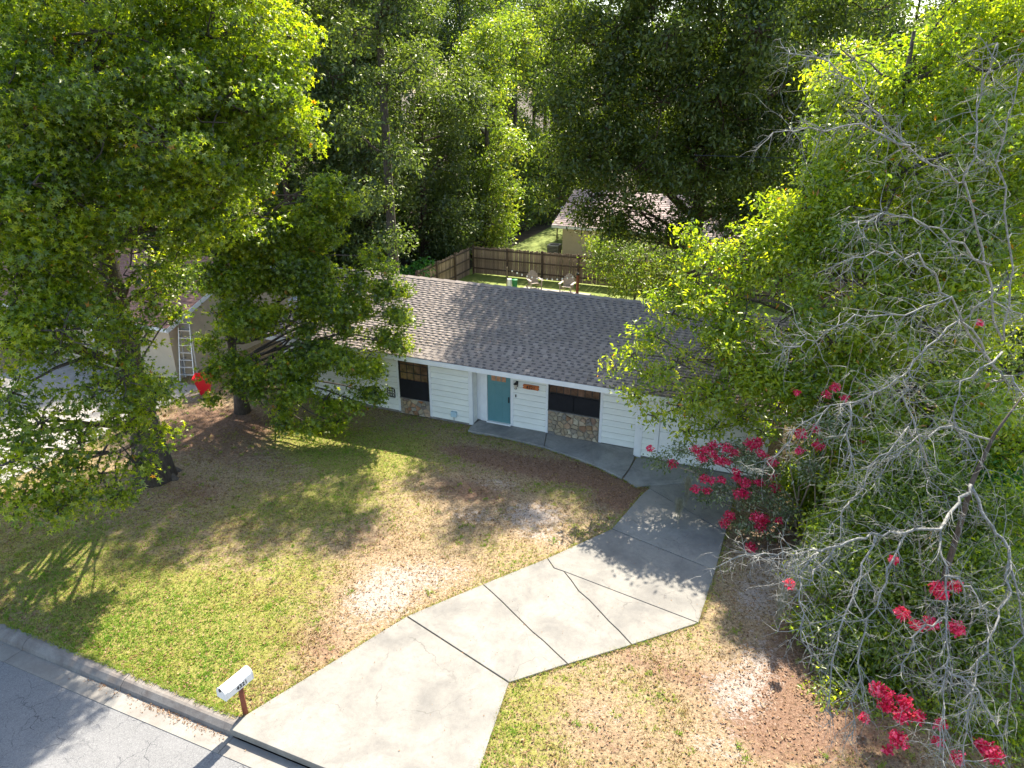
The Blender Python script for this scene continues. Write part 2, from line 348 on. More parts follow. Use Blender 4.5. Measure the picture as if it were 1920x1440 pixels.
def crown_points(blobs, per_m2, lpc, cr, hollow=.5, flat=.8, rough=.16, sub=0, void=-.75, links=None):
    """blobs: (x,y,z,r[,dens]) -> leaf positions, outward dirs, tint, and cluster centres"""
    P = []; O = []; Tn = []; C = []
    if sub:
        nb = []
        for b in blobs:
            c = np.array(b[:3]); k = sub if b[3] > .7 else max(3, sub-3)
            for i in range(k):
                g_ = 2.399963*i + rng.random()*.8; zz = 1 - 2*(i+.5)/k; q = math.sqrt(1-zz*zz); d = np.array([q*math.cos(g_), q*math.sin(g_), zz*.85])
                nb.append(tuple(c + d*b[3]*rng.uniform(.55, .8)) + (b[3]*rng.uniform(.28, .52), (b[4] if len(b) > 4 else 1.0)*rng.uniform(.75, 1.25)))
                if links is not None: links.append((c, np.array(nb[-1][:3])))
        blobs = nb
    for b in blobs:
        c = np.array(b[:3]); r = b[3]; dn = b[4] if len(b) > 4 else 1.0
        nc = max(4, int(4*math.pi*r*r*per_m2*dn))
        d = norm(rng.normal(size=(nc, 3))); rad = hollow + (1-hollow)*rng.random(nc)**.6
        lump = 1 + rough*np.sin(d[:, 0]*5 + c[0]*3)*np.cos(d[:, 1]*6 + c[2]) + rough*.8*np.sin(d[:, 2]*9 + c[1]*2) + rng.normal(size=nc)*rough*.5
        ctr = c + d*(rad*lump*r)[:, None]*np.array([1, 1, flat])
        if sub:
            vo_ = np.sin(ctr[:, 0]*2.3 + 1.3*np.sin(ctr[:, 2]*1.1)) + np.sin(ctr[:, 1]*2.1 + 2) + np.sin(ctr[:, 2]*2.9 + 1.7*np.sin(ctr[:, 0]*1.3)); kp = vo_ > void
            if kp.sum() < 2: kp[:2] = True
            ctr = ctr[kp]; d = d[kp]; rad = rad[kp]; nc = len(ctr)
        C.append(np.concatenate([ctr, np.tile(c, (nc, 1))], 1))
        k = lpc; off = rng.normal(size=(nc, k, 3))*cr*np.array([1, 1, .6])
        p = (ctr[:, None] + off).reshape(-1, 3); P.append(p); O.append(np.repeat(d, k, 0))
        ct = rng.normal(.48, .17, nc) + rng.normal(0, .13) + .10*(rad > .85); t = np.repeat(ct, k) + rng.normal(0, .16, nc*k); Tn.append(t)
    return np.concatenate(P), np.concatenate(O), np.clip(np.concatenate(Tn), 0, .92), np.concatenate(C)

def wander(a, b, n=6, amt=.12, sag=0.0):
    a = np.array(a, float); b = np.array(b, float); L = np.linalg.norm(b-a); pts = []
    o = rng.normal(size=3)*amt*L; o2 = rng.normal(size=3)*amt*L*.5
    for i in range(n+1):
        t = i/n; pts.append(a*(1-t) + b*t + o*math.sin(math.pi*t) + o2*math.sin(2*math.pi*t) + np.array([0, 0, sag*L*math.sin(math.pi*t)]))
    return pts

def make_tree(name, label, cat, base, blobs, height, r0, leafmat, bark, size=.2, kind='quad', per_m2=3.0, lpc=12, cr=.4,
              hollow=.5, group=None, lean=(0, 0), fork=None, limbs=True, twigs=.08, wide=.36, root=None, upw=.55, droop=.25, orange=0.0, limb_r=.3, flare=1.7, sub=0, void=-.75):
    base = np.array(base, float)
    rt = root or empty(name, base); tag(rt, label, cat, group)
    loc = [(b[0]-base[0], b[1]-base[1], b[2]-base[2]) + tuple(b[3:]) for b in blobs]
    tr = MB(); tp = []
    top = np.array([lean[0], lean[1], height])
    for i in range(11):
        t = i/10; p = top*t + np.array([math.sin(t*4+base[0]), math.cos(t*3.3+base[1]), 0])*.12*t*(1 if height > 6 else .4); tp.append(p)
    tp[0] = np.array([0, 0, -.15]); rads = [r0*(flare if i == 0 else (1.15 if i == 1 else 1))*(1-.085*i) for i in range(11)]
    tr.tube(tp, rads, 10)
    if r0 > .25:
        for k in range(6):
            a = k*1.05 + rng.random(); tr.tube([(0, 0, .5), (math.cos(a)*r0*1.2, math.sin(a)*r0*1.2, .12), (math.cos(a)*r0*2.1, math.sin(a)*r0*2.1, -.14)], [r0*.55, r0*.4, .08], 6)
    tr.build('trunk', bark, rt, smooth=True)
    links = []
    P, O, Tn, C = crown_points(loc, per_m2, lpc, cr, hollow, sub=sub, void=void, links=links)
    if orange: m = rng.random(len(Tn)) < orange; Tn[m] = 1.0
    me = leaves_mesh('crown', P, O, size, kind, leafmat, Tn, wide=wide, upw=upw, droop=droop)
    link('crown', me, None, rt)
    if limbs:
        lb = MB()
        for b in loc:
            c = np.array(b[:3]); L = math.hypot(c[0], c[1]); h = max(height*.12, min(height*.92, c[2] - L*.45))
            t = h/height; j = min(10, max(0, int(round(t*10)))); st = tp[j]
            rr = max(.03, min(rads[j]*.6, limb_r*b[3]*.22 + .02))
            pts = wander(st, c, 6, .06, .05); lb.tube(pts, [rr*(1-.11*i) for i in range(7)], 6)
        for a_, b_ in links: lb.tube(wander(a_, b_, 3, .1), [.035, .028, .022, .014], 4, cap=False)
        idx = rng.choice(len(C), int(len(C)*twigs), replace=False)
        for i in idx: lb.tube(wander(C[i, 3:], C[i, :3], 3, .08), [.03, .022, .014, .006], 3, cap=False)
        lb.build('limbs', bark, rt, smooth=True)
    return rt

# ------------------------------------------------------------------ ground, street
def sheet(name, u0, u1, v0, v1, z, mat, **k):
    return tag(MB().add([uv(u0, v0, z), uv(u1, v0, z), uv(u1, v1, z), uv(u0, v1, z)], [(0, 1, 2, 3)]).build(name, mat), kind='structure')
sheet('ground', -500, 500, 7.55, 900, -.05, M['forest'])
sheet('far_ground', -500, 500, -600, -1.6, -.05, M['forest'])
sheet('road', -500, 500, -1.55, 6.86, -.15, M['asphalt'])
CURB_BACK = 7.6; CURB_TOP = 7.40; CURB_FOOT = 7.27; GUT = 6.86
JOINTS = [-60 + i*3.05 for i in range(40)]
cg = empty('kerb', uv(0, 7.4, -.15), -ANG); tag(cg, kind='structure')
gg = empty('gutter', uv(0, 7.0, -.15), -ANG); tag(gg, kind='structure')
DRIVE_L, DRIVE_R = -8.95, -3.75
def kerb_piece(a, b):
    prof = [(GUT, -.3), (GUT, -.146)]
    g = MB(); x0, x1 = a+.006, b-.006
    g.hexa([(x0, GUT-7.0, -.15), (x1, GUT-7.0, -.15), (x1, CURB_FOOT-7.0, -.15), (x0, CURB_FOOT-7.0, -.15),
            (x0, GUT-7.0, .012), (x1, GUT-7.0, .012), (x1, CURB_FOOT-7.0, -.004), (x0, CURB_FOOT-7.0, -.004)])
    g.build('gutter_slab', M['gutter'], gg, bevel=.004)
    if b <= DRIVE_L + .05 or a >= DRIVE_R - .05:
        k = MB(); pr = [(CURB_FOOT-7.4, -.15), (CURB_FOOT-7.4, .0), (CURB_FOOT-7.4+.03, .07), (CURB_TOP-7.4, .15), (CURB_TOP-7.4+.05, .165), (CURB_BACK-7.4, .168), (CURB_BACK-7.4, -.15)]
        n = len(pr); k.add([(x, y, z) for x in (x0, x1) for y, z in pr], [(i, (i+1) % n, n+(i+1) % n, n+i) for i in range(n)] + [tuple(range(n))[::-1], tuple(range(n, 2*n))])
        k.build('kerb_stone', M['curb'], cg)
edges = sorted([DRIVE_L - 3.05*i for i in range(0, 16)] + [DRIVE_R + 3.05*i for i in range(0, 12)] + [(DRIVE_L+DRIVE_R)/2])
for a, b in zip(edges[:-1], edges[1:]): kerb_piece(a, b)

# driveway slabs: outlines read off the joints and cracks (world xy)
def gp(l): return [tuple(ground_at(x, y, .03)[:2]) for x, y in l]
def jag(a, b, n, amt):
    a = np.array(a, float); b = np.array(b, float); d = b-a; p = np.array([-d[1], d[0]])/np.linalg.norm(d); r = random.Random(int(a[0]*7+b[1]))
    return [tuple(a + d*(i/n) + p*(r.uniform(-amt, amt) if 0 < i < n else 0)) for i in range(n+1)]
A0 = tuple(uv(-9.02, 7.262)[:2]); A1 = tuple(uv(-3.95, 7.262)[:2]); A01 = tuple(uv(-8.7, 7.262)[:2]); A00 = tuple(uv(-8.98, 7.64)[:2])
P_ = {k: gp([v])[0] for k, v in dict(j1a=(762, 1155), j1b=(955, 1280), j2a=(905, 1095), j2b=(1065, 1245), c3=(1026, 1046), c3b=(1185, 1209),
      l4b=(1310, 1168), j5a=(1147, 991), j5b=(1342, 1070), dk=(1192, 913), j6a=(1217, 915), j6b=(1361, 999), wkA=(1168, 897)).items()}
C3 = gp([(1026, 1046), (1039, 1065), (1057, 1071), (1071, 1088), (1085, 1108), (1105, 1125), (1119, 1140), (1142, 1165), (1160, 1182), (1185, 1209)])
DK = gp([(1192, 913), (1215, 911), (1240, 910), (1262, 907), (1292, 906)])
J2 = jag(P_['j2a'], P_['j2b'], 8, .02)
hc = tuple(uv(-.85, 21.2)[:2]); hl = tuple(uv(-4.2, 21.2)[:2])
dkEnd = tuple(uv(-.85, 19.45)[:2])
slabs = [
    ([A00, A0, A01, A1, P_['j1b'], P_['j1a']], .0),
    ([P_['j1a'], P_['j1b']] + J2[::-1], .0),
    (J2 + C3[::-1], .0),
    (C3[2:] + [P_['l4b']], .0),
    ([C3[0], C3[1], C3[2], P_['l4b'], P_['j5b'], P_['j5a']], .0),
    ([P_['j5a'], P_['j5b'], P_['j6b'], P_['j6a'], gp([(1200, 930)])[0]], .0),
    ([P_['j6a'], P_['j6b'], dkEnd] + DK[::-1][:-1] , .0),
    (DK + [dkEnd, hc, hl, gp([(1190, 862)])[0], gp([(1180, 880)])[0], P_['wkA']], .0)]
def area(p): return .5*sum(p[i][0]*p[(i+1) % len(p)][1] - p[(i+1) % len(p)][0]*p[i][1] for i in range(len(p)))
def inset(poly, d):
    if area(poly) < 0: poly = poly[::-1]
    out = []; n = len(poly)
    for i in range(n):
        p0, p1, p2 = (np.array(poly[(i+k-1) % n]) for k in range(3))
        a = norm(p1-p0); b = norm(p2-p1); na = np.array([-a[1], a[0]]); nb = np.array([-b[1], b[0]])
        m = norm(na+nb); k = d/max(.35, m @ na); out.append(tuple(p1 + m*k))
    return out
dr = empty('driveway', ground_at(1100, 1100)); tag(dr, kind='structure')
DRIVE_POLYS = []
def slab(poly, gap, z1, parent, mat, name='concrete_slab', z0=-.12):
    q = inset(poly, gap); o = parent.location; bm = bmesh.new()
    vs = [bm.verts.new((x-o[0], y-o[1], z0)) for x, y in q]; f = bm.faces.new(vs)
    r = bmesh.ops.extrude_face_region(bm, geom=[f]); tv = [e for e in r['geom'] if isinstance(e, bmesh.types.BMVert)]
    for v_ in tv: v_.co.z = z1
    bmesh.ops.recalc_face_normals(bm, faces=bm.faces); bm.normal_update()
    te = [e for e in bm.edges if all(abs(v_.co.z - z1) < 1e-6 for v_ in e.verts)]
    bmesh.ops.bevel(bm, geom=te, offset=.008, segments=1, affect='EDGES')
    bmesh.ops.triangulate(bm, faces=[f_ for f_ in bm.faces if len(f_.verts) > 4])
    me = bpy.data.meshes.new(name); bm.to_mesh(me); bm.free(); DRIVE_POLYS.append(q); return link(name, me, mat, parent)
for i, (p, _) in enumerate(slabs): slab(p, .011 if i not in (0, 1) else .014, .03 + .004*(i % 2), dr, M['walk'] if i == 7 else M['drive'])
# front walk, curved front edge
wk = empty('front_walk', uv(-8, 20.5)); tag(wk, kind='structure')
front = [tuple(ground_at(x, y, .07)[:2]) for x, y in [(877, 808), (920, 815), (960, 823), (1020, 838), (1060, 851), (1090, 862), (1120, 874), (1145, 886), (1166, 896)]]
backl = [tuple(uv(u, 21.62)[:2]) for u in (-10.30, -8.2, -6.9, -5.7, -4.28)]
slab([front[0], front[1], front[2], front[3], tuple(uv(-7.6, 21.62)[:2]), tuple(uv(-10.28, 21.62)[:2]), tuple(uv(-10.36, 21.0)[:2])], .008, .09, wk, M['walk'])
slab([front[3], front[4], front[5], front[6], front[7], front[8], gp([(1180, 880)])[0], gp([(1189, 862)])[0], tuple(uv(-4.30, 21.3)[:2]), tuple(uv(-4.36, 21.62)[:2]), tuple(uv(-7.6, 21.62)[:2])], .010, .07, wk, M['walk'])
# neighbour's driveway on the left and right
nd = empty('neighbour_driveway', uv(-27, 14)); tag(nd, kind='structure')
for a, b in ((7.65, 11.6), (11.6, 15.6), (15.6, 20.2)):
    slab([tuple(uv(-31.5, a)[:2]), tuple(uv(-22.3 - (0 if a > 10 else 1.2), a)[:2]), tuple(uv(-22.3, b)[:2]), tuple(uv(-31.5, b)[:2])], .01, .03, nd, M['sandy'])
nr = empty('right_driveway', uv(9, 16)); tag(nr, kind='structure')
slab([tuple(uv(5.5, 7.65)[:2]), tuple(uv(11.5, 7.65)[:2]), tuple(uv(11.5, 20)[:2]), tuple(uv(5.5, 20)[:2])], .01, .03, nr, M['sandy'])

# lawn with patch weights
gu = np.arange(-44, 26.01, .2); gv = np.arange(CURB_BACK + .004, 33.0, .2)
GU, GV = np.meshgrid(gu, gv); GX = GU*U[0] + GV*V[0]; GY = GU*U[1] + GV*V[1]
PATCH = []   # world x, y, radius x, radius y, kind, amount
def patch(px, py, rx, ry, kind, amt): q = ground_at(px, py); PATCH.append((q[0], q[1], rx, ry, kind, amt))
for a in [(250, 1170, 2.2, 1.0, 'green', .6), (420, 1200, 1.6, .8, 'green', .5), (350, 1110, 1.5, .9, 'green', .35), (640, 850, 2.4, 1.0, 'green', .6), (760, 830, 2.2, .9, 'green', .35),
          (560, 810, 1.4, .8, 'green', .55), (620, 940, 1.6, 1.5, 'green', .3), (560, 1080, 1.6, 1.2, 'green', .22), (500, 1180, 1.6, .9, 'green', .25), (120, 1050, 2.6, 1.5, 'green', .3),
          (950, 1370, 1.0, .8, 'green', .25), (1010, 1300, .9, .5, 'green', .2), (450, 950, 1.5, 1.2, 'green', .15), (1050, 920, 1.5, .9, 'green', .15), (330, 1280, 1.5, .5, 'green', .5),
          (420, 790, 2.6, 1.2, 'straw', .65), (430, 850, 2.4, .9, 'straw', .35), (360, 920, 1.6, .9, 'straw', .35), (600, 1210, 1.6, 1.0, 'straw', .3), (1000, 880, 2.6, .55, 'straw', .6), (1110, 885, 1.8, .6, 'straw', .75), (1165, 935, .8, .7, 'straw', .75),
          (900, 850, 1.6, .5, 'straw', .55), (880, 920, 1.6, .8, 'straw', .45), (1440, 1330, 1.0, 1.3, 'straw', .6), (1500, 1200, .9, 1.3, 'straw', .5), (1240, 1250, 1.6, .5, 'straw', .35),
          (700, 1010, 1.4, 1.4, 'straw', .25), (1460, 1010, 1.2, 1.6, 'straw', .5), (1560, 1350, 1.4, 1.2, 'straw', .5), (300, 830, 1.5, 1.5, 'straw', .4), (1150, 1390, 1.2, .5, 'straw', .25),
          (1005, 965, 1.0, .75, 'sand', .8), (930, 905, .9, .5, 'sand', .5), (880, 965, .9, .6, 'sand', .5), (740, 1090, 1.2, 1.0, 'sand', .7), (700, 1130, .9, .5, 'sand', .5), (1030, 1010, 1.2, .4, 'sand', .45),
          (850, 1070, .9, .7, 'sand', .4), (1380, 1300, .8, .9, 'sand', .7), (1420, 1120, .7, 1.0, 'sand', .7), (1120, 1340, .8, .5, 'sand', .4), (1340, 1400, .8, .4, 'sand', .5), (1430, 1230, .6, .8, 'sand', .5),
          (360, 735, 1.4, .9, 'sand', .75), (1420, 1000, .5, .8, 'sand', .5), (660, 1170, .8, .5, 'sand', .35), (1440, 1060, .7, .6, 'sand', .4)]: patch(*a)
def weights(X, Y):
    w = {'green': np.full(X.shape, .42), 'straw': np.full(X.shape, .22), 'sand': np.full(X.shape, .20)}
    for x, y, rx, ry, k, a in PATCH:
        dx = X-x; dy = Y-y; du = dx*U[0] + dy*U[1]; dv = dx*V[0] + dy*V[1]
        g_ = a*np.exp(-(du/rx)**2 - (dv/ry)**2); w[k] = w[k] + g_*(.8 if k == 'sand' else 1)
        if k != 'green': w['green'] = w['green'] - .45*g_
    return w
W = weights(GX, GY)
GZ = .012*np.sin(GX*1.3)*np.cos(GY*1.7) - .01
idx = np.arange(GX.size).reshape(GX.shape)
F4 = np.stack([idx[:-1, :-1], idx[:-1, 1:], idx[1:, 1:], idx[1:, :-1]], -1).reshape(-1, 4)
me = fast_mesh('lawn', np.stack([GX, GY, GZ], -1).reshape(-1, 3), F4, {k: W[k].ravel() for k in W}, M['lawn'])
tag(link('lawn', me), kind='structure')
sheet('back_lawn', -21, 26, 33.1, 62, -.012, M['backgrass'])

# ------------------------------------------------------------------ the house
HU, HV = -9.5, 21.25
H = empty('ranch_house', uv(HU, HV), -ANG)
tag(H, 'single-storey ranch house with pale siding, grey shingle roof and teal front door', 'house')
EZ, OV, SL = 2.60, .55, .322
XL, XR = -9.2, 9.36; DEP = 8.6; RIDGE_Y = DEP/2; RZ = EZ + (RIDGE_Y + OV)*SL
# wall body
wb = MB(); wb.box((XL+.02, .03, 0.1), (-.90, DEP, 2.55)); wb.box((-.899, .43, .1), (5.25, DEP-.002, 2.548)); wb.box((5.251, .03, .1), (XR-.02, DEP, 2.55))
for x in (XL+.02, XR-.14):   # gable triangles
    wb.add([(x, .03, 2.55), (x+.12, .03, 2.55), (x+.12, DEP, 2.55), (x, DEP, 2.55), (x, RIDGE_Y, RZ-.16), (x+.12, RIDGE_Y, RZ-.16)], [(0, 4, 3), (1, 2, 5), (0, 1, 5, 4), (3, 4, 5, 2), (0, 3, 2, 1)])
wb.build('wall', M['white'], H)
fb = MB(); fb.box((XL, .0, -.1), (-.86, DEP+.01, .1)); fb.box((-.858, .41, -.1), (5.26, DEP, .099)); fb.box((5.262, .0, -.1), (XR, DEP+.01, .1)); fb.build('foundation', M['found'], H)
# siding boards, one object each
def board(x0, x1, y, z0, h, parent=H):
    b = MB(); t = .04
    b.hexa([(x0, y-t, z0), (x1, y-t, z0), (x1, y+.028, z0), (x0, y+.028, z0), (x0, y-.002, z0+h-.030), (x1, y-.002, z0+h-.030), (x1, y+.028, z0+h-.030), (x0, y+.028, z0+h-.030)])
    return b.build('siding_board', M['siding'], parent)
BH = .228
for x0, x1, y in ((XL+.1, -6.4, 0), (-6.39, -4.0, 0), (-2.53, -1.0, 0), (.60, 1.84, .40), (3.92, 5.17, .40), (5.42, 5.83, 0), (8.75, XR-.1, 0)):
    MB().box((x0, y+.0282, .10), (x1, y+.0292, 2.5)).build('siding_gap_shade', M['found'], H)  # dark sheet behind the boards, added to deepen the shade in their gaps
    k = 0; z = .10
    while z < 2.5:
        h = min(BH, 2.52-z); board(x0, x1, y, z, h); z += BH; k += 1
board_z = .10
z = .1
while z < 2.5:    # short return wall at the porch corner
    b = MB(); h = min(BH, 2.52-z)
    b.hexa([(-.872, .06, z), (-.85, .06, z), (-.85, .36, z), (-.872, .36, z), (-.88, .06, z+h), (-.862, .06, z+h), (-.862, .36, z+h), (-.88, .36, z+h)])
    b.build('siding_board', M['siding'], H); z += BH
def trim(x0, x1, y0, y1, z0, z1, name='trim_board', mat=None): return MB().box((x0, y0, z0), (x1, y1, z1)).build(name, mat or M['trim'], H, bevel=.004)
trim(XL-.01, XL+.1, -.035, .05, .06, 2.53, 'corner_board'); trim(-1.0, -.845, -.037, .06, .05, 2.53, 'corner_board'); trim(5.17, 5.42, -.04, .42, .02, 2.53, 'corner_post'); trim(XR-.1, XR+.02, -.035, .06, .06, 2.53, 'corner_board')
trim(-4.0, -3.90, -.032, .03, .08, 2.53); trim(-2.63, -2.53, -.032, .03, .08, 2.53)
trim(1.84, 1.93, .365, .43, .08, 2.53); trim(3.82, 3.92, .365, .43, .08, 2.53)
trim(-.72, -.44, .37, .43, .1, 2.53, 'door_casing'); trim(.485, .60, .37, .43, .1, 2.53, 'door_casing'); trim(-.44, .485, .372, .43, 2.16, 2.53, 'door_casing')
# front door
D = MB(); D.box((-.43, .395, .15), (.475, .425, 2.15)); door = D.build('front_door', M['door'], H, bevel=.003)
for x in (-.36, -.075, .21):
    MB().box((x, .388, .25), (x+.22, .396, 1.66)).build('door_panel', M['door'], door, bevel=.003)
for x in (-.27, -.07, .13):
    MB().box((x, .386, 1.78), (x+.165, .397, 2.04)).build('door_pane', M['amber'], door)
MB().box((.40, .35, 1.0), (.435, .395, 1.22)).build('door_handle', M['black'], door)
MB().box((-.45, .30, .09), (.50, .43, .15)).build('threshold', M['trim'], H, bevel=.005)
# windows
def window(x0, x1, y, z0, z1, cols, rows, warm_rows, name='window'):
    w = MB(); t = .045
    for a in ((x0, x0+t, z0, z1), (x1-t, x1, z0, z1), (x0+t, x1-t, z0, z0+t), (x0+t, x1-t, z1-t, z1)):
        w.box((a[0], y-.03, a[2]), (a[1], y+.03, a[3]))
    wo = w.build(name, M['black'], H)
    zs = np.linspace(z0+t, z1-t, rows+1); xs = np.linspace(x0+t, x1-t, cols+1)
    for r in range(rows):
        for c in range(cols):
            MB().box((xs[c]+.012, y+.004, zs[r]+.012), (xs[c+1]-.012, y+.012, zs[r+1]-.012)).build('pane', M['pane_warm'] if r >= rows-warm_rows else M['screen'], wo)
    mu = MB()
    for x in xs[1:-1]: mu.box((x-.012, y-.004, z0+t), (x+.012, y+.016, z1-t))
    for i, z_ in enumerate(zs[1:-1]): mu.box((x0+t, y-.012, z_-.013), (x1-t, y+.018, z_+.013))
    mu.build('muntins', M['black'], wo)
    return wo
window(-3.90, -2.63, -.012, .68, 2.42, 4, 5, 3)
MB().box((-3.85, -.052, .70), (-2.68, -.046, 1.44)).build('insect_screen', M['screen'], H)
window(1.93, 3.82, .385, 1.02, 2.36, 7, 4, 2)
for a, b in ((1.97, 2.86), (2.89, 3.78)): MB().box((a, .345, 1.06), (b, .351, 1.66)).build('insect_screen', M['screen'], H)
# field stone panels below the windows
def clip(poly, p, n):
    out = []
    for i in range(len(poly)):
        a, b = poly[i], poly[(i+1) % len(poly)]; da = (a-p) @ n; db = (b-p) @ n
        if da <= 0: out.append(a)
        if da*db < 0: out.append(a + (b-a)*(da/(da-db)))
    return out
def stones(x0, x1, z0, z1, y, n, seed):
    MB().box((x0, y, z0), (x1, y+.05, z1)).build('mortar_bed', M['mortar'], H)
    r = np.random.default_rng(seed); W_ = x1-x0; h = z1-z0
    pts = []
    while len(pts) < n:
        c = r.random(2)*[W_, h]
        if all(np.hypot(*(c-q)) > .72*math.sqrt(W_*h/n) for q in pts) or r.random() < .004: pts.append(c)
    for c in pts:
        poly = [np.array(q, float) for q in ((0, 0), (W_, 0), (W_, h), (0, h))]
        for q in pts:
            if q is c: continue
            d = q-c; poly = clip(poly, (c+q)/2, d)
            if len(poly) < 3: break
        if len(poly) < 3: continue
        cen = sum(poly)/len(poly); dpt = .035 + r.random()*.03
        P1 = [cen + (q-cen)*(1-.018/max(.05, np.linalg.norm(q-cen))) + r.normal(size=2)*.004 for q in poly]; P2 = [cen + (q-cen)*.80 for q in P1]
        m = len(poly); tilt = r.normal()*.01
        vs = [(x0+q[0], y+.01, z0+q[1]) for q in P1] + [(x0+q[0], y-dpt*.6, z0+q[1]) for q in P1] + [(x0+q[0], y-dpt+tilt*(i % 2), z0+q[1]) for i, q in enumerate(P2)]
        fs = [(i, (i+1) % m, m+(i+1) % m, m+i) for i in range(m)] + [(m+i, m+(i+1) % m, 2*m+(i+1) % m, 2*m+i) for i in range(m)] + [tuple(range(2*m, 3*m))]
        MB().add(vs, fs).build('stone', M['stone'], H)
stones(-3.89, -2.64, .02, .66, -.02, 26, 3)
stones(1.94, 3.81, .07, 1.0, .375, 52, 5)
MB().box((-3.90, -.07, .662), (-2.63, .0, .684)).build('sill', M['found'], H)
MB().box((1.93, .30, 1.002), (3.82, .38, 1.022)).build('sill', M['found'], H)
# garage door
trim(5.83, 5.97, -.045, .05, .05, 2.53, 'garage_casing'); trim(8.62, 8.75, -.045, .05, .05, 2.53, 'garage_casing'); trim(5.97, 8.62, -.043, .05, 2.18, 2.53, 'garage_casing')
gd = MB().box((5.97, .02, .03), (8.62, .04, 2.18)).build('garage_door', M['white'], H)
for k in range(4):
    s_ = MB(); z0 = .05 + k*.532; s_.box((5.98, -.012, z0), (8.61, .019, z0+.512)); sec = s_.build('door_section', M['white'], gd, bevel=.006)
    for j in range(4):
        x = 6.06 + j*.645
        MB().box((x, -.022, z0+.09), (x+.55, -.0135, z0+.42)).build('raised_panel', M['white'], sec, bevel=.003)
MB().box((7.9, -.05, 1.02), (8.5, -.02, 1.06)).build('garage_handle', M['black'], gd)
# roof
rf = MB(); x0, x1 = XL-.35, XR+.35
def rp(x, y, dz=0): return (x, y, EZ + (OV + (y if y <= RIDGE_Y else 2*RIDGE_Y - y))*SL + dz)
T = .11
rf.add([rp(x0, -OV), rp(x1, -OV), rp(x1, RIDGE_Y), rp(x0, RIDGE_Y), rp(x0, -OV, -T), rp(x1, -OV, -T), rp(x1, RIDGE_Y, -T), rp(x0, RIDGE_Y, -T),
        rp(x1, DEP+OV), rp(x0, DEP+OV), rp(x1, DEP+OV, -T), rp(x0, DEP+OV, -T)],
       [(0, 1, 2, 3), (3, 2, 8, 9), (4, 7, 6, 5), (7, 11, 10, 6), (0, 4, 5, 1), (9, 8, 10, 11), (0, 3, 7, 4), (3, 9, 11, 7), (1, 5, 6, 2), (2, 6, 10, 8)])
roof = rf.build('roof', M['under'], H)
fa = MB().box((x0, -OV-.03, EZ-.19), (x1, -OV-.004, EZ-.015)).build('fascia', M['trim'], H)
MB().box((x0, DEP+OV+.004, EZ-.19), (x1, DEP+OV+.03, EZ-.015)).build('fascia', M['trim'], H)
MB().box((x0+.02, -OV, EZ-.165), (x1-.02, .40, EZ-.125)).build('soffit', M['white'], H)
for x in (x0-.028, x1+.004):
    g_ = MB()
    for a, b in ((-OV, RIDGE_Y), (RIDGE_Y, DEP+OV)):
        pa, pb = rp(x, a), rp(x, b); g_.hexa([(x, pa[1], pa[2]-.17), (x+.024, pa[1], pa[2]-.17), (x+.024, pb[1], pb[2]-.17), (x, pb[1], pb[2]-.17), (x, pa[1], pa[2]-.01), (x+.024, pa[1], pa[2]-.01), (x+.024, pb[1], pb[2]-.01), (x, pb[1], pb[2]-.01)])
    g_.build('barge_board', M['trim'], H)
# shingles: laminated tabs, nearest as parts, the rest joined
SLEN = math.hypot(RIDGE_Y+OV, (RIDGE_Y+OV)*SL); tilt = math.atan(SL); EXP = .148; NR = int(SLEN/EXP)
tabs = []; dashes = []; r_ = random.Random(5)
for row in range(NR):
    x = x0 + r_.uniform(-.25, 0); y_s = row*EXP
    while x < x1 - .05:
        w = r_.choice((.13, .16, .19, .22)); a = max(x, x0-.01); b = min(x+w, x1+.01)
        if b-a > .05: tabs.append((a, b, y_s, r_.random()))
        g_w = r_.uniform(.10, .16)
        if x+w+g_w < x1: dashes.append((x+w+.004, x+w+g_w-.004, y_s))
        x += w + g_w
def tab_verts(w, l=EXP+.012, th=.010):
    return [(0, 0, 0.0), (w, 0, 0.0), (w, l, .0), (0, l, .0), (0, 0, th), (w, 0, th), (w, l, .004), (0, l, .004)]
TF = [(3, 2, 1, 0), (4, 5, 6, 7), (0, 1, 5, 4), (1, 2, 6, 5), (2, 3, 7, 6), (3, 0, 4, 7)]
def tab_pos(s_): c = math.cos(tilt)*s_; return -OV + c, EZ + c*SL + .003
# course strips under the tabs (thin lower layer that shows between them)
st = MB()
for row in range(NR):
    ya, za = tab_pos(row*EXP - .012 if row else -.012); yb, zb = tab_pos(row*EXP + EXP)
    st.hexa([(x0-.012, ya, za-.002), (x1+.012, ya, za-.002), (x1+.012, yb, zb-.004), (x0-.012, yb, zb-.004), (x0-.012, ya, za+.009), (x1+.012, ya, za+.009), (x1+.012, yb, zb+.0), (x0-.012, yb, zb+.0)])
st.build('shingle_course_layer', M['shingle'], H)
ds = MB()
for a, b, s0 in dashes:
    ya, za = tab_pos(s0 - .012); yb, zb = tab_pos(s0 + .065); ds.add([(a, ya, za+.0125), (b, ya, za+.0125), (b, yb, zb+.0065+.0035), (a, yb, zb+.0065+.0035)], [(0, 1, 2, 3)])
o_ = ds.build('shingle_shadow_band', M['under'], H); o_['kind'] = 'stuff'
near = sorted(tabs, key=lambda t: t[2] - .25*max(0, t[0] - (-4)) + (20 if t[0] < -4.3 or t[0] > 4.6 else 0))[:290]
nset = set(id(t) for t in near); cache = {}
for t in near:
    w = round((t[1]-t[0])/.02)*.02; k = int(t[3]*4)
    if (w, k) not in cache:
        me = bpy.data.meshes.new('shingle'); me.from_pydata(tab_verts(w), [], TF); a = me.attributes.new('tint', 'FLOAT', 'POINT'); a.data.foreach_set('value', [k/4]*8); me.materials.append(M['shingle']); cache[(w, k)] = me
    y, z = tab_pos(t[2]); o = link('shingle', cache[(w, k)], None, H, (t[0], y, z+.006), (tilt, 0, 0))
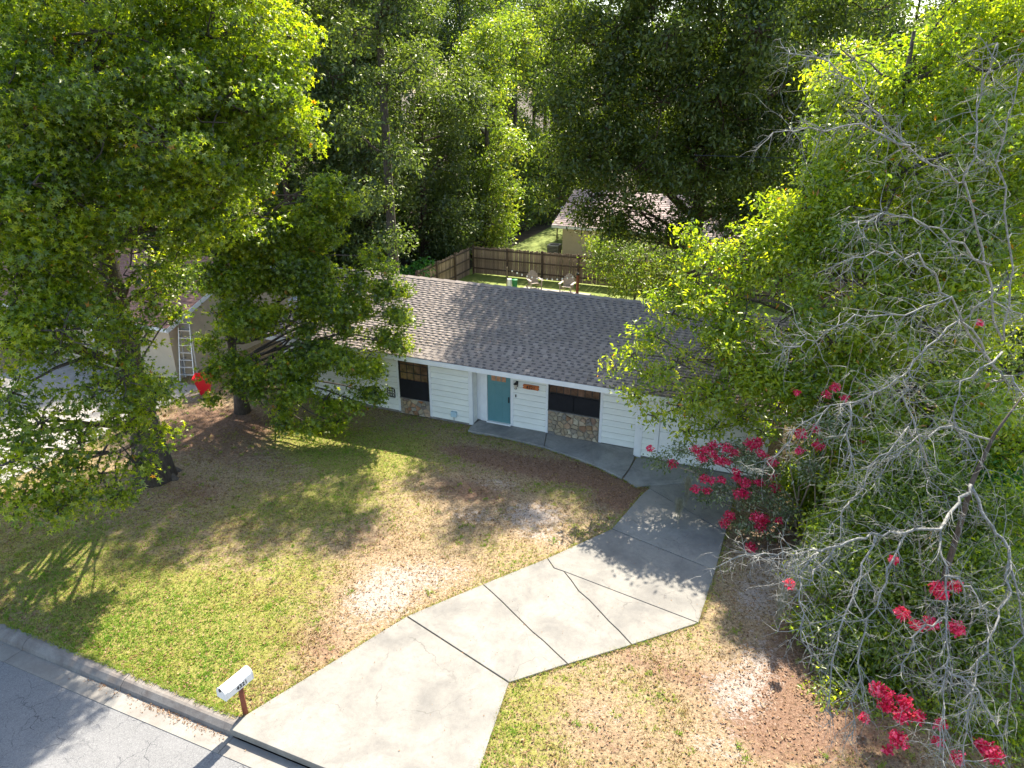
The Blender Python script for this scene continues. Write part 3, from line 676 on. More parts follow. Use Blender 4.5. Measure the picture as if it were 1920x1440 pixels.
vs = []; tv = []
ca, sa = math.cos(tilt), math.sin(tilt)
for t in tabs:
    if id(t) in nset: continue
    y, z = tab_pos(t[2])
    for p in tab_verts(t[1]-t[0]): vs.append((t[0]+p[0], y + p[1]*ca - p[2]*sa, z+.006 + p[1]*sa + p[2]*ca))
    tv += [t[3]]*8
fa_ = (np.array(TF)[None] + (np.arange(len(vs)//8)*8)[:, None, None]).reshape(-1, 4)
so_ = link('shingle_field', fast_mesh('shingle_field', np.array(vs), fa_, {'tint': tv}, M['shingle']), None, H); so_['kind'] = 'stuff'
# ridge caps
x = x0
k = 0
while x < x1-.1:
    c = MB(); e = min(x+.30, x1+.02); zz = .02 + .012*(k % 2)
    c.add([(x, RIDGE_Y-.16, RZ-.045+zz), (e, RIDGE_Y-.16, RZ-.055+zz), (e, RIDGE_Y, RZ+zz), (x, RIDGE_Y, RZ+.012+zz), (x, RIDGE_Y+.16, RZ-.045+zz), (e, RIDGE_Y+.16, RZ-.055+zz),
           (x, RIDGE_Y-.16, RZ-.06+zz), (e, RIDGE_Y-.16, RZ-.07+zz), (x, RIDGE_Y+.16, RZ-.06+zz), (e, RIDGE_Y+.16, RZ-.07+zz)],
          [(0, 1, 2, 3), (3, 2, 5, 4), (6, 7, 1, 0), (4, 5, 9, 8), (6, 0, 3, 4, 8), (7, 9, 5, 2, 1)])
    c.build('ridge_cap', M['shingle'], H); x += .285; k += 1
# lantern, address sign, doorbell, faucet box, wall ornament
LN = empty('wall_lantern', uv(HU+.74, HV+.36, 1.72), -ANG); tag(LN, 'small black wall lantern between the teal door and the address plaque', 'wall lamp')
l = MB(); l.box((-.04, -.0, -.02), (.04, .02, .2)); l.tube([(0, 0, .17), (0, -.06, .21), (0, -.11, .18)], .012, 6); l.build('bracket', M['black'], LN)
l = MB(); l.lathe([(.0, .20), (.03, .18), (.085, .13), (.085, .12)], 8, (0, -.12, 0)); l.lathe([(.055, -.06), (.055, -.05), (.02, -.07), (0, -.08)], 8, (0, -.12, 0)); l.build('cap', M['black'], LN)
MB().lathe([(.04, -.05), (.07, .12)], 6, (0, -.12, 0)).build('glass', simple('lantern_glass', (.5, .45, .35), None, rough=.15), LN)
SG = empty('address_plaque', uv(HU+1.28, HV+.35, 1.76), -ANG); tag(SG, 'carved orange-brown wooden address plaque reading 4321 beside the lantern', 'sign')
pl = [(-.29, -.07), (-.31, -.03), (-.26, 0), (-.31, .04), (-.28, .085), (-.1, .095), (.1, .09), (.28, .095), (.31, .05), (.27, .01), (.31, -.03), (.28, -.08), (.1, -.07), (-.1, -.085)]
p_ = MB(); n = len(pl); p_.add([(x, -.028, z) for x, z in pl] + [(x, .02, z) for x, z in pl], [tuple(range(n))[::-1][::-1], tuple(range(n, 2*n))[::-1]] + [(i, n+i, n+(i+1) % n, (i+1) % n) for i in range(n)])
p_.build('board', simple('orange_wood', (.42, .11, .035), (.55, .17, .05), 14, .6), SG)
def text(s, size, parent, loc, rot, mat, name='digits', ext=.003):
    cu = bpy.data.curves.new(name, 'FONT'); cu.body = s; cu.size = size; cu.extrude = ext; cu.align_x = 'CENTER'; cu.align_y = 'CENTER'; cu.offset = size*.018
    o = bpy.data.objects.new('tmp_text', cu); COL.objects.link(o); dg = bpy.context.evaluated_depsgraph_get(); dg.update()
    me = bpy.data.meshes.new_from_object(o.evaluated_get(dg)); bpy.data.objects.remove(o); me.materials.clear(); me.name = name
    return link(name, me, mat, parent, loc, rot)
text('4321', .17, SG, (0, -.032, 0), (R(90), 0, 0), M['black'])
DB = empty('doorbell', uv(HU+.70, HV+.36, 1.33), -ANG); tag(DB, 'small grey and white doorbell plate on the siding right of the teal door', 'doorbell')
MB().box((-.03, -.012, -.075), (.03, .02, .075)).build('plate', M['white'], DB, bevel=.004); MB().box((-.02, -.02, -.045), (.02, -.0125, .06)).build('button', M['black'], DB)
YB = empty('utility_box', uv(-11.1, HV-.06, .28), -ANG); tag(YB, 'small pale blue box low on the siding left of the porch corner', 'utility box')
MB().box((-.11, -.08, 0), (.11, .03, .20)).build('case', simple('pale_blue_plastic', (.45, .60, .66), None, rough=.5), YB, bevel=.01); MB().tube([(0, -.03, 0), (0, -.03, -.28)], .012, 6).build('pipe', M['greyplastic'], YB)
OR = empty('wall_ornament', uv(-13.78, HV-.05, .62), -ANG); tag(OR, 'black scrollwork metal ornament hanging on the siding left of the tall window', 'wall ornament')
fr_ = MB(); ar = [(.17*math.cos(a), .30 + .08*math.sin(a)) for a in np.linspace(0, math.pi, 9)]
loop = [(.17, 0)] + ar + [(-.17, 0), (.17, 0)]
fr_.tube([(x, -.01, z) for x, z in loop], .014, 5); fr_.build('frame', M['black'], OR)
sc_ = MB()
for x in (-.1, 0, .1):
    for z_ in (.08, .2, .3):
        sc_.tube([(x + .048*math.cos(a), -.01, z_ + .055*math.sin(a)) for a in np.linspace(0, 2*math.pi, 9)], .010, 4)
for x in (-.05, .05): sc_.tube([(x, -.012, .0), (x, -.012, .36)], .008, 4)
sc_.build('scrolls', M['black'], OR)
# little metal lean-to roof at the left end
LT = empty('metal_awning', uv(-20.1, 26.2), -ANG); tag(LT, 'pale ribbed metal awning beyond the left end of the shingle roof', 'awning')
for i in range(9): MB().box((-.98+i*.22, -1.6, 2.72+.0), (-.98+i*.22+.20, 1.6, 2.75 + .02*(i % 2))).build('roof_sheet', M['metalroof'], LT)
for x in (-.95, .9):
    for y in (-1.5, 1.5): MB().box((x-.04, y-.04, 0), (x+.04, y+.04, 2.71)).build('post', M['white'], LT)

# ------------------------------------------------------------------ neighbour houses
def plain_house(name, label, u0, v0, w, d, ez, mwall, mroof, ov=.45, sl=.36, front=True):
    h = empty(name, uv(u0, v0), -ANG); tag(h, label, 'house')
    b = MB(); b.box((0, 0, -.05), (w, d, ez-.05))
    rz = ez + (d/2+ov)*sl
    for x in (0.0, w-.1):
        b.add([(x, 0, ez-.05), (x+.1, 0, ez-.05), (x+.1, d, ez-.05), (x, d, ez-.05), (x, d/2, rz-.2), (x+.1, d/2, rz-.2)], [(0, 4, 3), (1, 2, 5), (0, 1, 5, 4), (3, 4, 5, 2), (0, 3, 2, 1)])
    b.build('wall', mwall, h)
    a, c = -ov, w+ov; r_ = MB()
    def q(x, y, dz=0): return (x, y, ez + (ov + (y if y <= d/2 else d-y))*sl + dz)
    r_.add([q(a, -ov), q(c, -ov), q(c, d/2), q(a, d/2), q(a, -ov, -.1), q(c, -ov, -.1), q(c, d/2, -.1), q(a, d/2, -.1), q(c, d+ov), q(a, d+ov), q(c, d+ov, -.1), q(a, d+ov, -.1)],
           [(0, 1, 2, 3), (3, 2, 8, 9), (4, 7, 6, 5), (7, 11, 10, 6), (0, 4, 5, 1), (9, 8, 10, 11), (0, 3, 7, 4), (3, 9, 11, 7), (1, 5, 6, 2), (2, 6, 10, 8)])
    ro = r_.build('roof', mroof, h)
    n = int((d/2+ov)/.24)
    for i in range(n):
        y = -ov + i*(d/2+ov)/n; y2 = -ov + (i+1)*(d/2+ov)/n; p1, p2 = q(a-.01, y-.01), q(c+.01, y2)
        MB().hexa([(p1[0], p1[1], p1[2]+.002), (p2[0], p1[1], p1[2]+.002), (p2[0], p2[1], p2[2]+.002), (p1[0], p2[1], p2[2]+.002), (p1[0], p1[1], p1[2]+.035), (p2[0], p1[1], p1[2]+.035), (p2[0], p2[1], p2[2]+.008), (p1[0], p2[1], p2[2]+.008)]).build('roof_course', mroof, ro)
    f = MB(); f.box((a, -ov-.03, ez-.17), (c, -ov-.005, ez)); f.build('fascia', M['trim'], h)
    for x in (a-.03, c+.005):
        g_ = MB()
        for s0, s1 in ((-ov, d/2), (d/2, d+ov)):
            A, B = q(x, s0), q(x, s1); g_.hexa([(x, A[1], A[2]-.2), (x+.025, A[1], A[2]-.2), (x+.025, B[1], B[2]-.2), (x, B[1], B[2]-.2), (x, A[1], A[2]), (x+.025, A[1], A[2]), (x+.025, B[1], B[2]), (x, B[1], B[2])])
        g_.build('barge_board', M['trim'], h)
    return h
nh = plain_house('neighbour_house', 'cream neighbour house with terracotta roof behind the left sweetgum', -42, 20.4, 18.1, 8.8, 2.5, M['cream'], M['redroof'])
for x in (4, 9, 13.5):
    w_ = MB().box((x, -.04, .9), (x+1.5, .0, 2.0)).build('window', M['trim'], nh); MB().box((x+.07, -.055, .97), (x+1.43, -.041, 1.93)).build('pane', M['screen'], w_)
bhouse = plain_house('back_neighbour_house', 'tan house with pale brown roof seen past the back fence under the live oak', -16.0, 48.0, 17, 9, 2.5, M['cream2'], M['pinkroof'], .6)
rhouse = plain_house('right_neighbour_house', 'pale house with grey roof hidden behind the trees on the right', 8.5, 22, 13, 9, 2.5, M['cream2'], M['metalroof'])
GZB = empty('gazebo', uv(-16.6, 55.5), -ANG); tag(GZB, 'grey flat canopy on thin posts standing on the grass beyond the back fence', 'canopy')
MB().add([(-2, -1.5, 2.5), (2, -1.5, 2.5), (2, 1.5, 2.5), (-2, 1.5, 2.5), (0, 0, 3.0)], [(0, 1, 4), (1, 2, 4), (2, 3, 4), (3, 0, 4), (3, 2, 1, 0)]).build('canopy', M['greyroof'], GZB)
for x in (-1.9, 1.9):
    for y in (-1.4, 1.4): MB().box((x-.04, y-.04, 0), (x+.04, y+.04, 2.49)).build('post', M['railwood'], GZB)
AC = empty('air_conditioner', uv(-16.9, 48.9), -ANG); tag(AC, 'grey air conditioning unit beside the tan wall beyond the back fence', 'air conditioner')
MB().box((-.42, -.42, 0), (.42, .42, .85)).build('case', M['greyplastic'], AC, bevel=.03); MB().lathe([(.33, .85), (.33, .88), (0, .89)], 14).build('fan_guard', M['black'], AC)
for i in range(7): MB().box((-.40, -.435, .1+i*.1), (.40, -.421, .14+i*.1)).build('louvre', M['black'], AC)

# ------------------------------------------------------------------ back yard
def fence(name, label, u0, v0, u1, v1, seed):
    a = uv(u0, v0); b = uv(u1, v1); L = np.linalg.norm(b-a); rz = math.atan2(b[1]-a[1], b[0]-a[0])
    f = empty(name, a, rz); tag(f, label, 'fence', None); r = random.Random(seed); meshes = []
    for k in range(5):
        h = 1.78 + k*.018; m_ = MB(); m_.add([(0, 0, .04), (.144, 0, .04), (.144, .018, .04), (0, .018, .04), (0, 0, h-.04), (.144, 0, h-.04), (.144, .018, h-.04), (0, .018, h-.04), (.03, 0, h), (.105, 0, h), (.105, .018, h), (.03, .018, h)],
              [(3, 2, 1, 0), (0, 1, 5, 4), (1, 2, 6, 5), (2, 3, 7, 6), (3, 0, 4, 7), (4, 5, 9, 8), (6, 7, 11, 10), (5, 6, 10, 9), (7, 4, 8, 11), (8, 9, 10, 11)])
        me = m_.mesh('picket'); me.materials.append(M['wood']); meshes.append(me)
    n = int(L/.15)
    for i in range(min(n, 280)): link('picket', r.choice(meshes), None, f, (i*.15 + r.uniform(-.006, .006), .03 + r.uniform(-.004, .004), 0), (r.uniform(-.01, .01), r.uniform(-.012, .012), 0))
    for z_ in (.35, 1.02, 1.62): MB().box((0, -.015, z_), (L, .028, z_+.085)).build('rail', M['railwood'], f)
    for i in range(int(L/2.4)+1): MB().box((i*2.4-.05, -.11, -.05), (i*2.4+.05, -.017, 1.9)).build('post', M['railwood'], f)
    return f
fence('back_fence', 'weathered brown picket fence running across the back of the yard', -20.1, 41.9, 8, 42.4, 1)
fence('side_fence', 'short grey-brown picket fence coming forward from the back corner beside the vine', -20.2, 34.5, -20.2, 41.7, 2)
pt = empty('patio', uv(-14, 38.5)); tag(pt, kind='structure')
slab([tuple(uv(-15.9, 37.2)[:2]), tuple(uv(-11.6, 37.2)[:2]), tuple(uv(-11.4, 40.0)[:2]), tuple(uv(-15.7, 40.0)[:2])], .01, .05, pt, M['sandy'])
def adirondack():
    r = empty('adirondack_chair', (0, 0, 0)); m = M['chair']
    for i in range(5): MB().box((-.27+i*.11, -.30, 0), (-.27+i*.11+.095, .22, .02)).build('seat_slat', m, r, loc=(0, 0, .36), rot=(R(-10), 0, 0))
    for i in range(7):
        x = -.33 + i*.095; h = .86 - .05*abs(i-3)**1.7/1.6; MB().box((x, 0, 0), (x+.085, .02, h)).build('back_slat', m, r, loc=(0, .20, .28), rot=(R(-20), 0, 0))
    MB().box((-.34, .31, .50), (.34, .35, .57)).build('back_brace', m, r)
    for s in (-1, 1):
        MB().box((s*.38-.07, -.42, .60), (s*.38+.07, .38, .625)).build('armrest', m, r, bevel=.01)
        MB().box((s*.34-.02, -.38, 0), (s*.34+.02, -.28, .60)).build('leg', m, r)
        MB().bar((s*.32, -.36, .36), (s*.32, .62, .04), .03, .1).build('leg', m, r)
    return r
c1 = adirondack(); c1.location = tuple(ground_at(1002, 542)); c1.rotation_euler = (0, 0, R(18))
c2 = copy_tree(c1, None, ground_at(1063, 549), R(-22))
tag(c1, 'tan slatted garden chair on the left of the patio, nearer the string-light pole', 'garden chair', 'garden chairs on the back patio'); tag(c2, 'tan slatted garden chair on the right of the patio, beside the wooden post', 'garden chair', 'garden chairs on the back patio')
def on(px, py, Y=None): return ground_at(px, py)
PL = empty('light_pole', on(950, 548)); tag(PL, 'thin pale pole in the back yard holding the left end of the string lights', 'pole')
MB().tube([(0, 0, 0), (.03, 0, 1.55)], .03, 8).build('pole', M['palebark'], PL)
WP = empty('wooden_post', on(1082, 556)); tag(WP, 'stout brown wooden post beside the right garden chair', 'post')
MB().tube([(0, 0, 0), (0, 0, 1.3)], .09, 10).build('post', M['redwood'], WP); MB().tube([(-.02, 0, 1.3), (.02, 0, 1.42)], [.1, .06], 8).build('cap', M['black'], WP)
p0 = on(950, 548) + [0.03, 0, 1.5]; p1 = on(1082, 556) + [0, 0, 1.3]
SLt = empty('string_lights', p0); tag(SLt, 'string of small white bulbs sagging between the pale pole and the wooden post', 'string lights')
ln = [(p1-p0)*t + np.array([0, 0, -1.6*t*(1-t)]) for t in np.linspace(0, 1, 15)]
MB().tube(ln, .010, 4).build('wire', M['black'], SLt)
bulb = MB().lathe([(.0, -.13), (.04, -.09), (.045, -.05), (.02, 0), (0, 0)], 8).mesh('bulb')
for p in ln[1:-1]: link('bulb', bulb, M['white'], SLt, p)
WB = empty('white_canister', on(955, 545)); tag(WB, 'narrow off-white canister standing left of the green one in the back yard', 'canister')
MB().lathe([(0, 0), (.15, 0), (.15, .68), (.13, .74), (0, .76)], 14).build('body', M['white'], WB)
GB = empty('green_canister', on(965, 546)); tag(GB, 'narrow green canister standing right of the white one in the back yard', 'canister')
MB().lathe([(0, 0), (.14, 0), (.17, .66), (.18, .70)], 14).build('body', M['green'], GB); MB().lathe([(.185, .68), (.185, .73), (0, .76)], 14).build('lid', M['green'], GB)

# ------------------------------------------------------------------ ladder, bins, mailbox
LD = empty('step_ladder', ground_at(352, 716), R(-6)); tag(LD, 'tall aluminium step ladder leaning on the cream neighbour house wall', 'ladder')
def lp(x, t, off=0): return (x*(1-.28*t), .62*t + off, 2.75*t)
for s in (-1, 1):
    MB().bar(lp(s*.32, 0), lp(s*.32, 1), .035, .09, (0, 1, 0)).build('rail', M['alu'], LD)
    MB().bar(lp(s*.28, .02, .35), lp(s*.28, .98, .03), .03, .06, (0, 1, 0)).build('rear_rail', M['alu'], LD)
for k in range(1, 9):
    t = k/9; a = lp(-.31, t); b = lp(.31, t); MB().bar(a, b, .10, .03).build('tread', M['alu'], LD)
MB().box((-.26, .5, 2.72), (.26, .75, 2.80)).build('top_cap', M['greyplastic'], LD); MB().bar((-.25, .53, 2.4), (.25, .53, 2.4), .02, .5).build('top_plate', M['greyplastic'], LD)
GBn = empty('grey_bin', ground_at(341, 704)); tag(GBn, 'grey plastic bin half hidden behind the foot of the ladder', 'bin')
b = MB(); b.hexa([(-.22, -.22, 0), (.22, -.22, 0), (.22, .22, 0), (-.22, .22, 0), (-.28, -.28, .8), (.28, -.28, .8), (.28, .28, .8), (-.28, .28, .8)]); b.build('body', M['greyplastic'], GBn, bevel=.02)
MB().box((-.31, -.31, .81), (.31, .31, .86)).build('lid', M['greyplastic'], GBn, bevel=.015)
RB = empty('red_bin', ground_at(386, 738), R(12)); tag(RB, 'bright red tapered plastic tub right of the ladder, partly behind leaves', 'tub')
b = MB(); b.hexa([(-.16, -.16, 0), (.16, -.16, 0), (.16, .16, 0), (-.16, .16, 0), (-.33, -.3, .78), (.33, -.3, .78), (.33, .3, .78), (-.33, .3, .78)]); b.f = [f for f in b.f if f != (4, 5, 6, 7)]; b.build('body', M['red'], RB)
b = MB()
for a in (((-.36, -.33), (.36, -.30)), ((-.36, .30), (.36, .33)), ((-.36, -.30), (-.33, .30)), ((.33, -.30), (.36, .30))): b.box((a[0][0], a[0][1], .75), (a[1][0], a[1][1], .80))
b.build('rim', M['red'], RB)
MX = empty('mailbox', (-5.36, 10.56, 0), -ANG + R(-8)); tag(MX, 'white kerbside mailbox numbered 4321 on a red-brown wooden post', 'mailbox')
MB().tube([(0, 0, -.1), (-.01, 0, .45), (.0, 0, .80)], [.055, .05, .05], 10).build('post', M['redwood'], MX, smooth=True)
w = .125; hs = .13
prof = [(-w, 0), (w, 0), (w, hs)] + [(w*math.cos(a), hs + w*math.sin(a)) for a in np.linspace(0, math.pi, 13)[1:-1]] + [(-w, hs)]
def loft(y0, y1, sc=1.0, z=.80):
    m_ = MB(); n = len(prof); m_.add([(x*sc, y0, z + zz*sc) for x, zz in prof] + [(x*sc, y1, z + zz*sc) for x, zz in prof], [tuple(range(n)), tuple(range(n, 2*n))[::-1]] + [(i, n+i, n+(i+1) % n, (i+1) % n) for i in range(n)]); return m_
loft(-.40, .22).build('box_shell', M['mailbox'], MX); loft(-.425, -.405, 1.05, .795).build('door', M['mailbox'], MX); loft(.225, .24, 1.03, .797).build('back_panel', M['mailbox'], MX)
MB().box((-.02, -.445, .985), (.02, -.427, 1.05)).build('latch', M['black'], MX)
MB().box((-.10, -.34, .775), (.10, .16, .798)).build('mounting_board', M['redwood'], MX)
MB().bar((w+.006, -.36, .955), (w+.006, -.02, .955), .012, .02).build('flag', M['mailbox'], MX)
text('4321', .13, MX, (w+.003, -.04, .875), (R(90), 0, R(90)), M['black'])
WIRE = empty('power_line', (6, 24.5, 9.5)); tag(WIRE, 'thin dark overhead wire crossing the trees at the upper right', 'wire')
MB().tube([(0, 0, 0), (8, -1.5, -.12), (16, -3, -.05), (30, -6, .4)], .012, 4).build('cable', M['black'], WIRE)

# ------------------------------------------------------------------ trees
def B(lst): return [tuple(at(x, y, Y)) + ((r,) if len(rest) == 0 else (r, rest[0])) for x, y, Y, r, *rest in lst]
b1 = ground_at(292, 895)
make_tree('sweetgum_tree', 'huge sweetgum with a thick trunk on the front lawn, filling the left of the view', 'tree', b1, B([
    (285, 570, 18.5, .5), (262, 615, 17.8, .4), (330, 590, 19.6, .3), (90, 590, 17.5, .8), (130, 560, 17.5, .9), (330, 530, 20, .7), (180, 660, 16.8, .6), (60, 40, 19, 2.4), (190, 60, 18.5, 2.3), (300, 30, 20, 2.2), (400, 70, 20, 2.0), (480, 40, 21, 1.7), (530, 110, 21, 1.1),
    (60, 200, 17.5, 2.1), (190, 220, 17.5, 2.2), (310, 190, 18.5, 2.1), (420, 190, 19, 1.9), (500, 200, 19.5, 1.3), (555, 250, 19.8, .75), (545, 190, 20, .7),
    (20, 380, 16.5, 1.9), (130, 370, 17, 2.0), (240, 350, 18, 2.0), (350, 330, 18.5, 1.8), (430, 320, 19.2, 1.5), (490, 310, 20, .9), (470, 400, 20.5, .9),
    (50, 500, 16.5, 1.5), (150, 490, 17.5, 1.5), (250, 450, 18.5, 1.4), (340, 430, 19, 1.2),
    (40, 640, 15.5, 1.1), (120, 620, 15.5, 1.1), (100, 560, 16.5, .9), (215, 600, 17.5, .6), (290, 500, 19, .9), (265, 640, 17.2, .55),
    (230, 710, 16, .85), (290, 740, 16.4, .75), (180, 730, 15.5, .55), (300, 810, 16.6, .5), (240, 800, 16, .7), (255, 870, 15.8, .5),
    (20, 740, 14.5, .9, .6), (80, 790, 14.5, .9, .5), (150, 830, 14.6, .7, .5), (30, 860, 13.5, .9, .8), (110, 900, 13.8, .8, .9), (190, 890, 14.4, .65), (220, 930, 14.6, .35), (40, 940, 13.2, .6), (120, 950, 13.6, .5),
    (200, -180, 19.5, 3.0, .5), (420, -160, 21, 2.6, .5), (0, -150, 19, 2.6, .4), (300, -380, 20, 2.6, .4), (-120, 150, 18, 2.4, .5), (-120, 400, 17, 2.2, .5), (-100, 640, 16, 1.8, .4), (-80, 850, 14.5, 1.4, .5)]),
    19, .40, M['ll_gum'], M['bark'], size=.087, kind='star', per_m2=5.5, lpc=17, cr=.19, hollow=.45, twigs=.06, orange=.004, limb_r=.28, sub=8)
b2 = ground_at(455, 772)
make_tree('sweetgum_tree', 'smaller sweetgum with reaching side branches in front of the left end of the house', 'tree', b2, B([
    (615, 345, 25, .5), (645, 380, 25, .5), (752, 545, 24.6, .3), (753, 600, 24, .3), (750, 650, 23.7, .35), (610, 375, 25, .75), (600, 430, 25, .9), (555, 450, 25.2, .9), (640, 360, 25, .4), (500, 440, 25, 1.1), (440, 440, 24.5, 1.1), (390, 420, 24.2, 1.1), (520, 410, 25.5, .7), (380, 330, 24.5, 1.2), (450, 350, 25, 1.0),
    (450, 520, 24.2, 1.0), (380, 520, 24.2, .7), (520, 510, 24.5, 1.0), (580, 520, 24.4, .9), (460, 600, 23.8, 1.0), (540, 600, 23.7, .9), (410, 590, 24, .6), (610, 570, 24, .8), (390, 640, 24, .45),
    (690, 480, 25.3, .42), (670, 520, 25, .6), (725, 505, 25.2, .38), (710, 545, 24.8, .5), (735, 545, 24.8, .3), (650, 560, 24.4, .7), (680, 580, 24.2, .45), (640, 610, 24, .6),
    (740, 590, 24.2, .38), (735, 640, 23.8, .5), (705, 635, 23.8, .5), (680, 680, 23.2, .7), (640, 680, 23, .8), (590, 670, 23.1, .8), (700, 740, 22.8, .4), (660, 750, 22.5, .6), (610, 750, 22.4, .7), (560, 720, 22.6, .7), (515, 690, 22.9, .7), (470, 690, 23.1, .6),
    (630, 795, 22.2, .35), (585, 800, 22.1, .3), (520, 760, 22.3, .6), (480, 730, 22.6, .5), (530, 800, 22, .28), (390, 700, 23, .4), (420, 680, 23.2, .5), (395, 750, 22.8, .2), (440, 720, 22.9, .4)]),
    9.5, .20, M['ll_gum'], M['bark'], size=.095, kind='star', per_m2=20.0, lpc=15, cr=.20, hollow=.3, twigs=.05, orange=.008, limb_r=.35, sub=7, void=-.95)
b3 = np.array([10.9, 21.5, 0])
make_tree('laurel_oak_tree', 'bright yellow-green laurel oak reaching over the garage end of the roof', 'tree', b3, B([
    (1460, 765, 18.3, .65), (1510, 790, 17.9, .6), (1500, 730, 18.3, .8), (1440, 720, 18.8, .8), (1560, 760, 17.6, .8), (1600, 810, 16.8, .9), (1700, 830, 16.2, .9), (1800, 850, 15.6, .9), (1540, 850, 17, .6), (1880, 830, 15.6, 1.0), (1650, 780, 17, .9), (1750, 790, 16.4, 1.0), (1840, 780, 16.4, 1.0), (1150, 690, 19.9, .28), (1185, 665, 20, .4), (1230, 630, 20.2, .6), (1215, 700, 19.8, .55), (1190, 740, 19.6, .32), (1270, 680, 19.7, .75), (1260, 590, 20.6, .6), (1240, 560, 20.8, .35), (1225, 780, 19.2, .3),
    (1270, 760, 19.2, .6), (1330, 740, 19, .75), (1290, 810, 18.9, .38), (1340, 800, 18.8, .35), (1390, 780, 18.8, .5), (1340, 650, 19.5, 1.0), (1420, 700, 19, 1.0), (1320, 560, 20.5, .9), (1390, 600, 20, 1.0),
    (1300, 480, 21.5, .55), (1350, 480, 21.5, .7), (1410, 500, 21, .9), (1290, 440, 22, .3), (1400, 430, 22, .55), (1480, 590, 19.5, 1.2), (1480, 460, 21, 1.1), (1450, 380, 22, .5), (1500, 400, 21.5, .8), (1430, 810, 18.6, .35),
    (1560, 500, 20, 1.3), (1570, 370, 21, 1.3), (1560, 640, 18.8, 1.2), (1640, 420, 20, 1.5), (1700, 330, 20.5, 1.6), (1580, 270, 22, 1.2), (1560, 160, 23, .8), (1640, 180, 22.5, 1.3), (1740, 200, 21.5, 1.6), (1600, 110, 23, .8),
    (1820, 280, 20, 1.8), (1830, 130, 21, 1.6), (1880, 60, 21, 1.4), (1900, 230, 19.5, 1.8), (1740, 90, 22.5, .9, .6), (1700, 520, 19, 1.6), (1780, 440, 19, 1.5), (1860, 430, 18.5, 1.6), (1650, 600, 18.5, 1.4), (1750, 620, 17.5, 1.3),
    (1850, 560, 17.5, 1.4), (1620, 720, 17.5, 1.0), (1520, 720, 18.4, .8), (1700, 740, 16.8, 1.1), (1800, 760, 16, 1.1), (1890, 700, 16.5, 1.0, .5), (1980, 300, 19.5, 2.2, .5), (1980, 560, 18, 2.0, .5), (1950, 20, 21, 2, .5), (1850, -80, 21.5, 1.8, .4)]),
    13, .32, M['ll_bright'], M['bark'], size=.15, kind='quad', per_m2=10.5, lpc=15, cr=.20, hollow=.3, twigs=.035, wide=.42, orange=.008, droop=.1, upw=.4, sub=7, void=-1.0)
b4 = np.array([9.6, 37.0, 0])
make_tree('live_oak_tree', 'massive dark live oak with a black trunk in the back yard behind the house', 'tree', b4, B([
    (1085, 70, 35.5, 2.0), (1160, 50, 34, 2.6), (1260, 50, 34, 2.8), (1370, 60, 34, 2.7), (1470, 70, 35, 2.5), (1540, 150, 35, 2.3), (1065, 180, 36, 1.7), (1135, 180, 34.5, 2.4), (1240, 190, 33.5, 2.7), (1350, 190, 33.5, 2.6), (1450, 220, 34, 2.4),
    (1055, 290, 36.5, 1.5), (1110, 290, 35, 1.9), (1200, 310, 34, 2.0), (1310, 300, 34, 2.2), (1410, 320, 34, 2.0), (1050, 370, 36, 1.0), (1110, 370, 35.5, 1.1), (1180, 395, 35, 1.1), (1140, 430, 36, .7), (1200, 440, 35.5, .7), (1300, 390, 34.5, 1.2), (1280, 430, 35, .9), (1115, 402, 36, .85), (1170, 418, 35.8, .8), (1225, 425, 35.5, .8), (1095, 405, 36.3, .6), (1165, 440, 36, .6), (1235, 455, 35.5, .6), (1300, 470, 35, .8), (1380, 400, 34, 1.4), (1470, 400, 34, 1.5), (1150, 415, 36, .5, .7),
    (1550, 330, 35, 2.0), (1600, 200, 37, 2.2), (1140, 250, 37, 2.4), (1250, 260, 38, 2.6), (1360, 270, 38, 2.6), (1230, 120, 38, 2.8), (1380, 140, 38, 2.8)]) +
    [(4.9, 33.2, 16, 1.9, 1.1), (7.5, 32.6, 16, 2.1, 1.1), (10.5, 32, 15.5, 2.3, 1), (13.5, 33, 15, 2.4, .9), (6.0, 36.5, 18, 2.2, 1), (9, 36.5, 19, 2.6, .9), (13, 36.5, 18, 2.6, .8), (6.3, 31.6, 13.4, 1.5, .8),
     (9.5, 30.5, 13.5, 1.5, .8), (12.5, 30, 12, 1.6, .7), (4.2, 31.0, 16.5, .9, .9), (3.5, 35.2, 18, 1.4, 1)],
    17, .42, M['ll_dark'], M['barkred'], size=.20, kind='quad', per_m2=4.6, lpc=13, cr=.30, hollow=.4, twigs=.04, wide=.45, sub=8, void=-1.1)
b5 = np.array([-6.1, 36.0, 0])
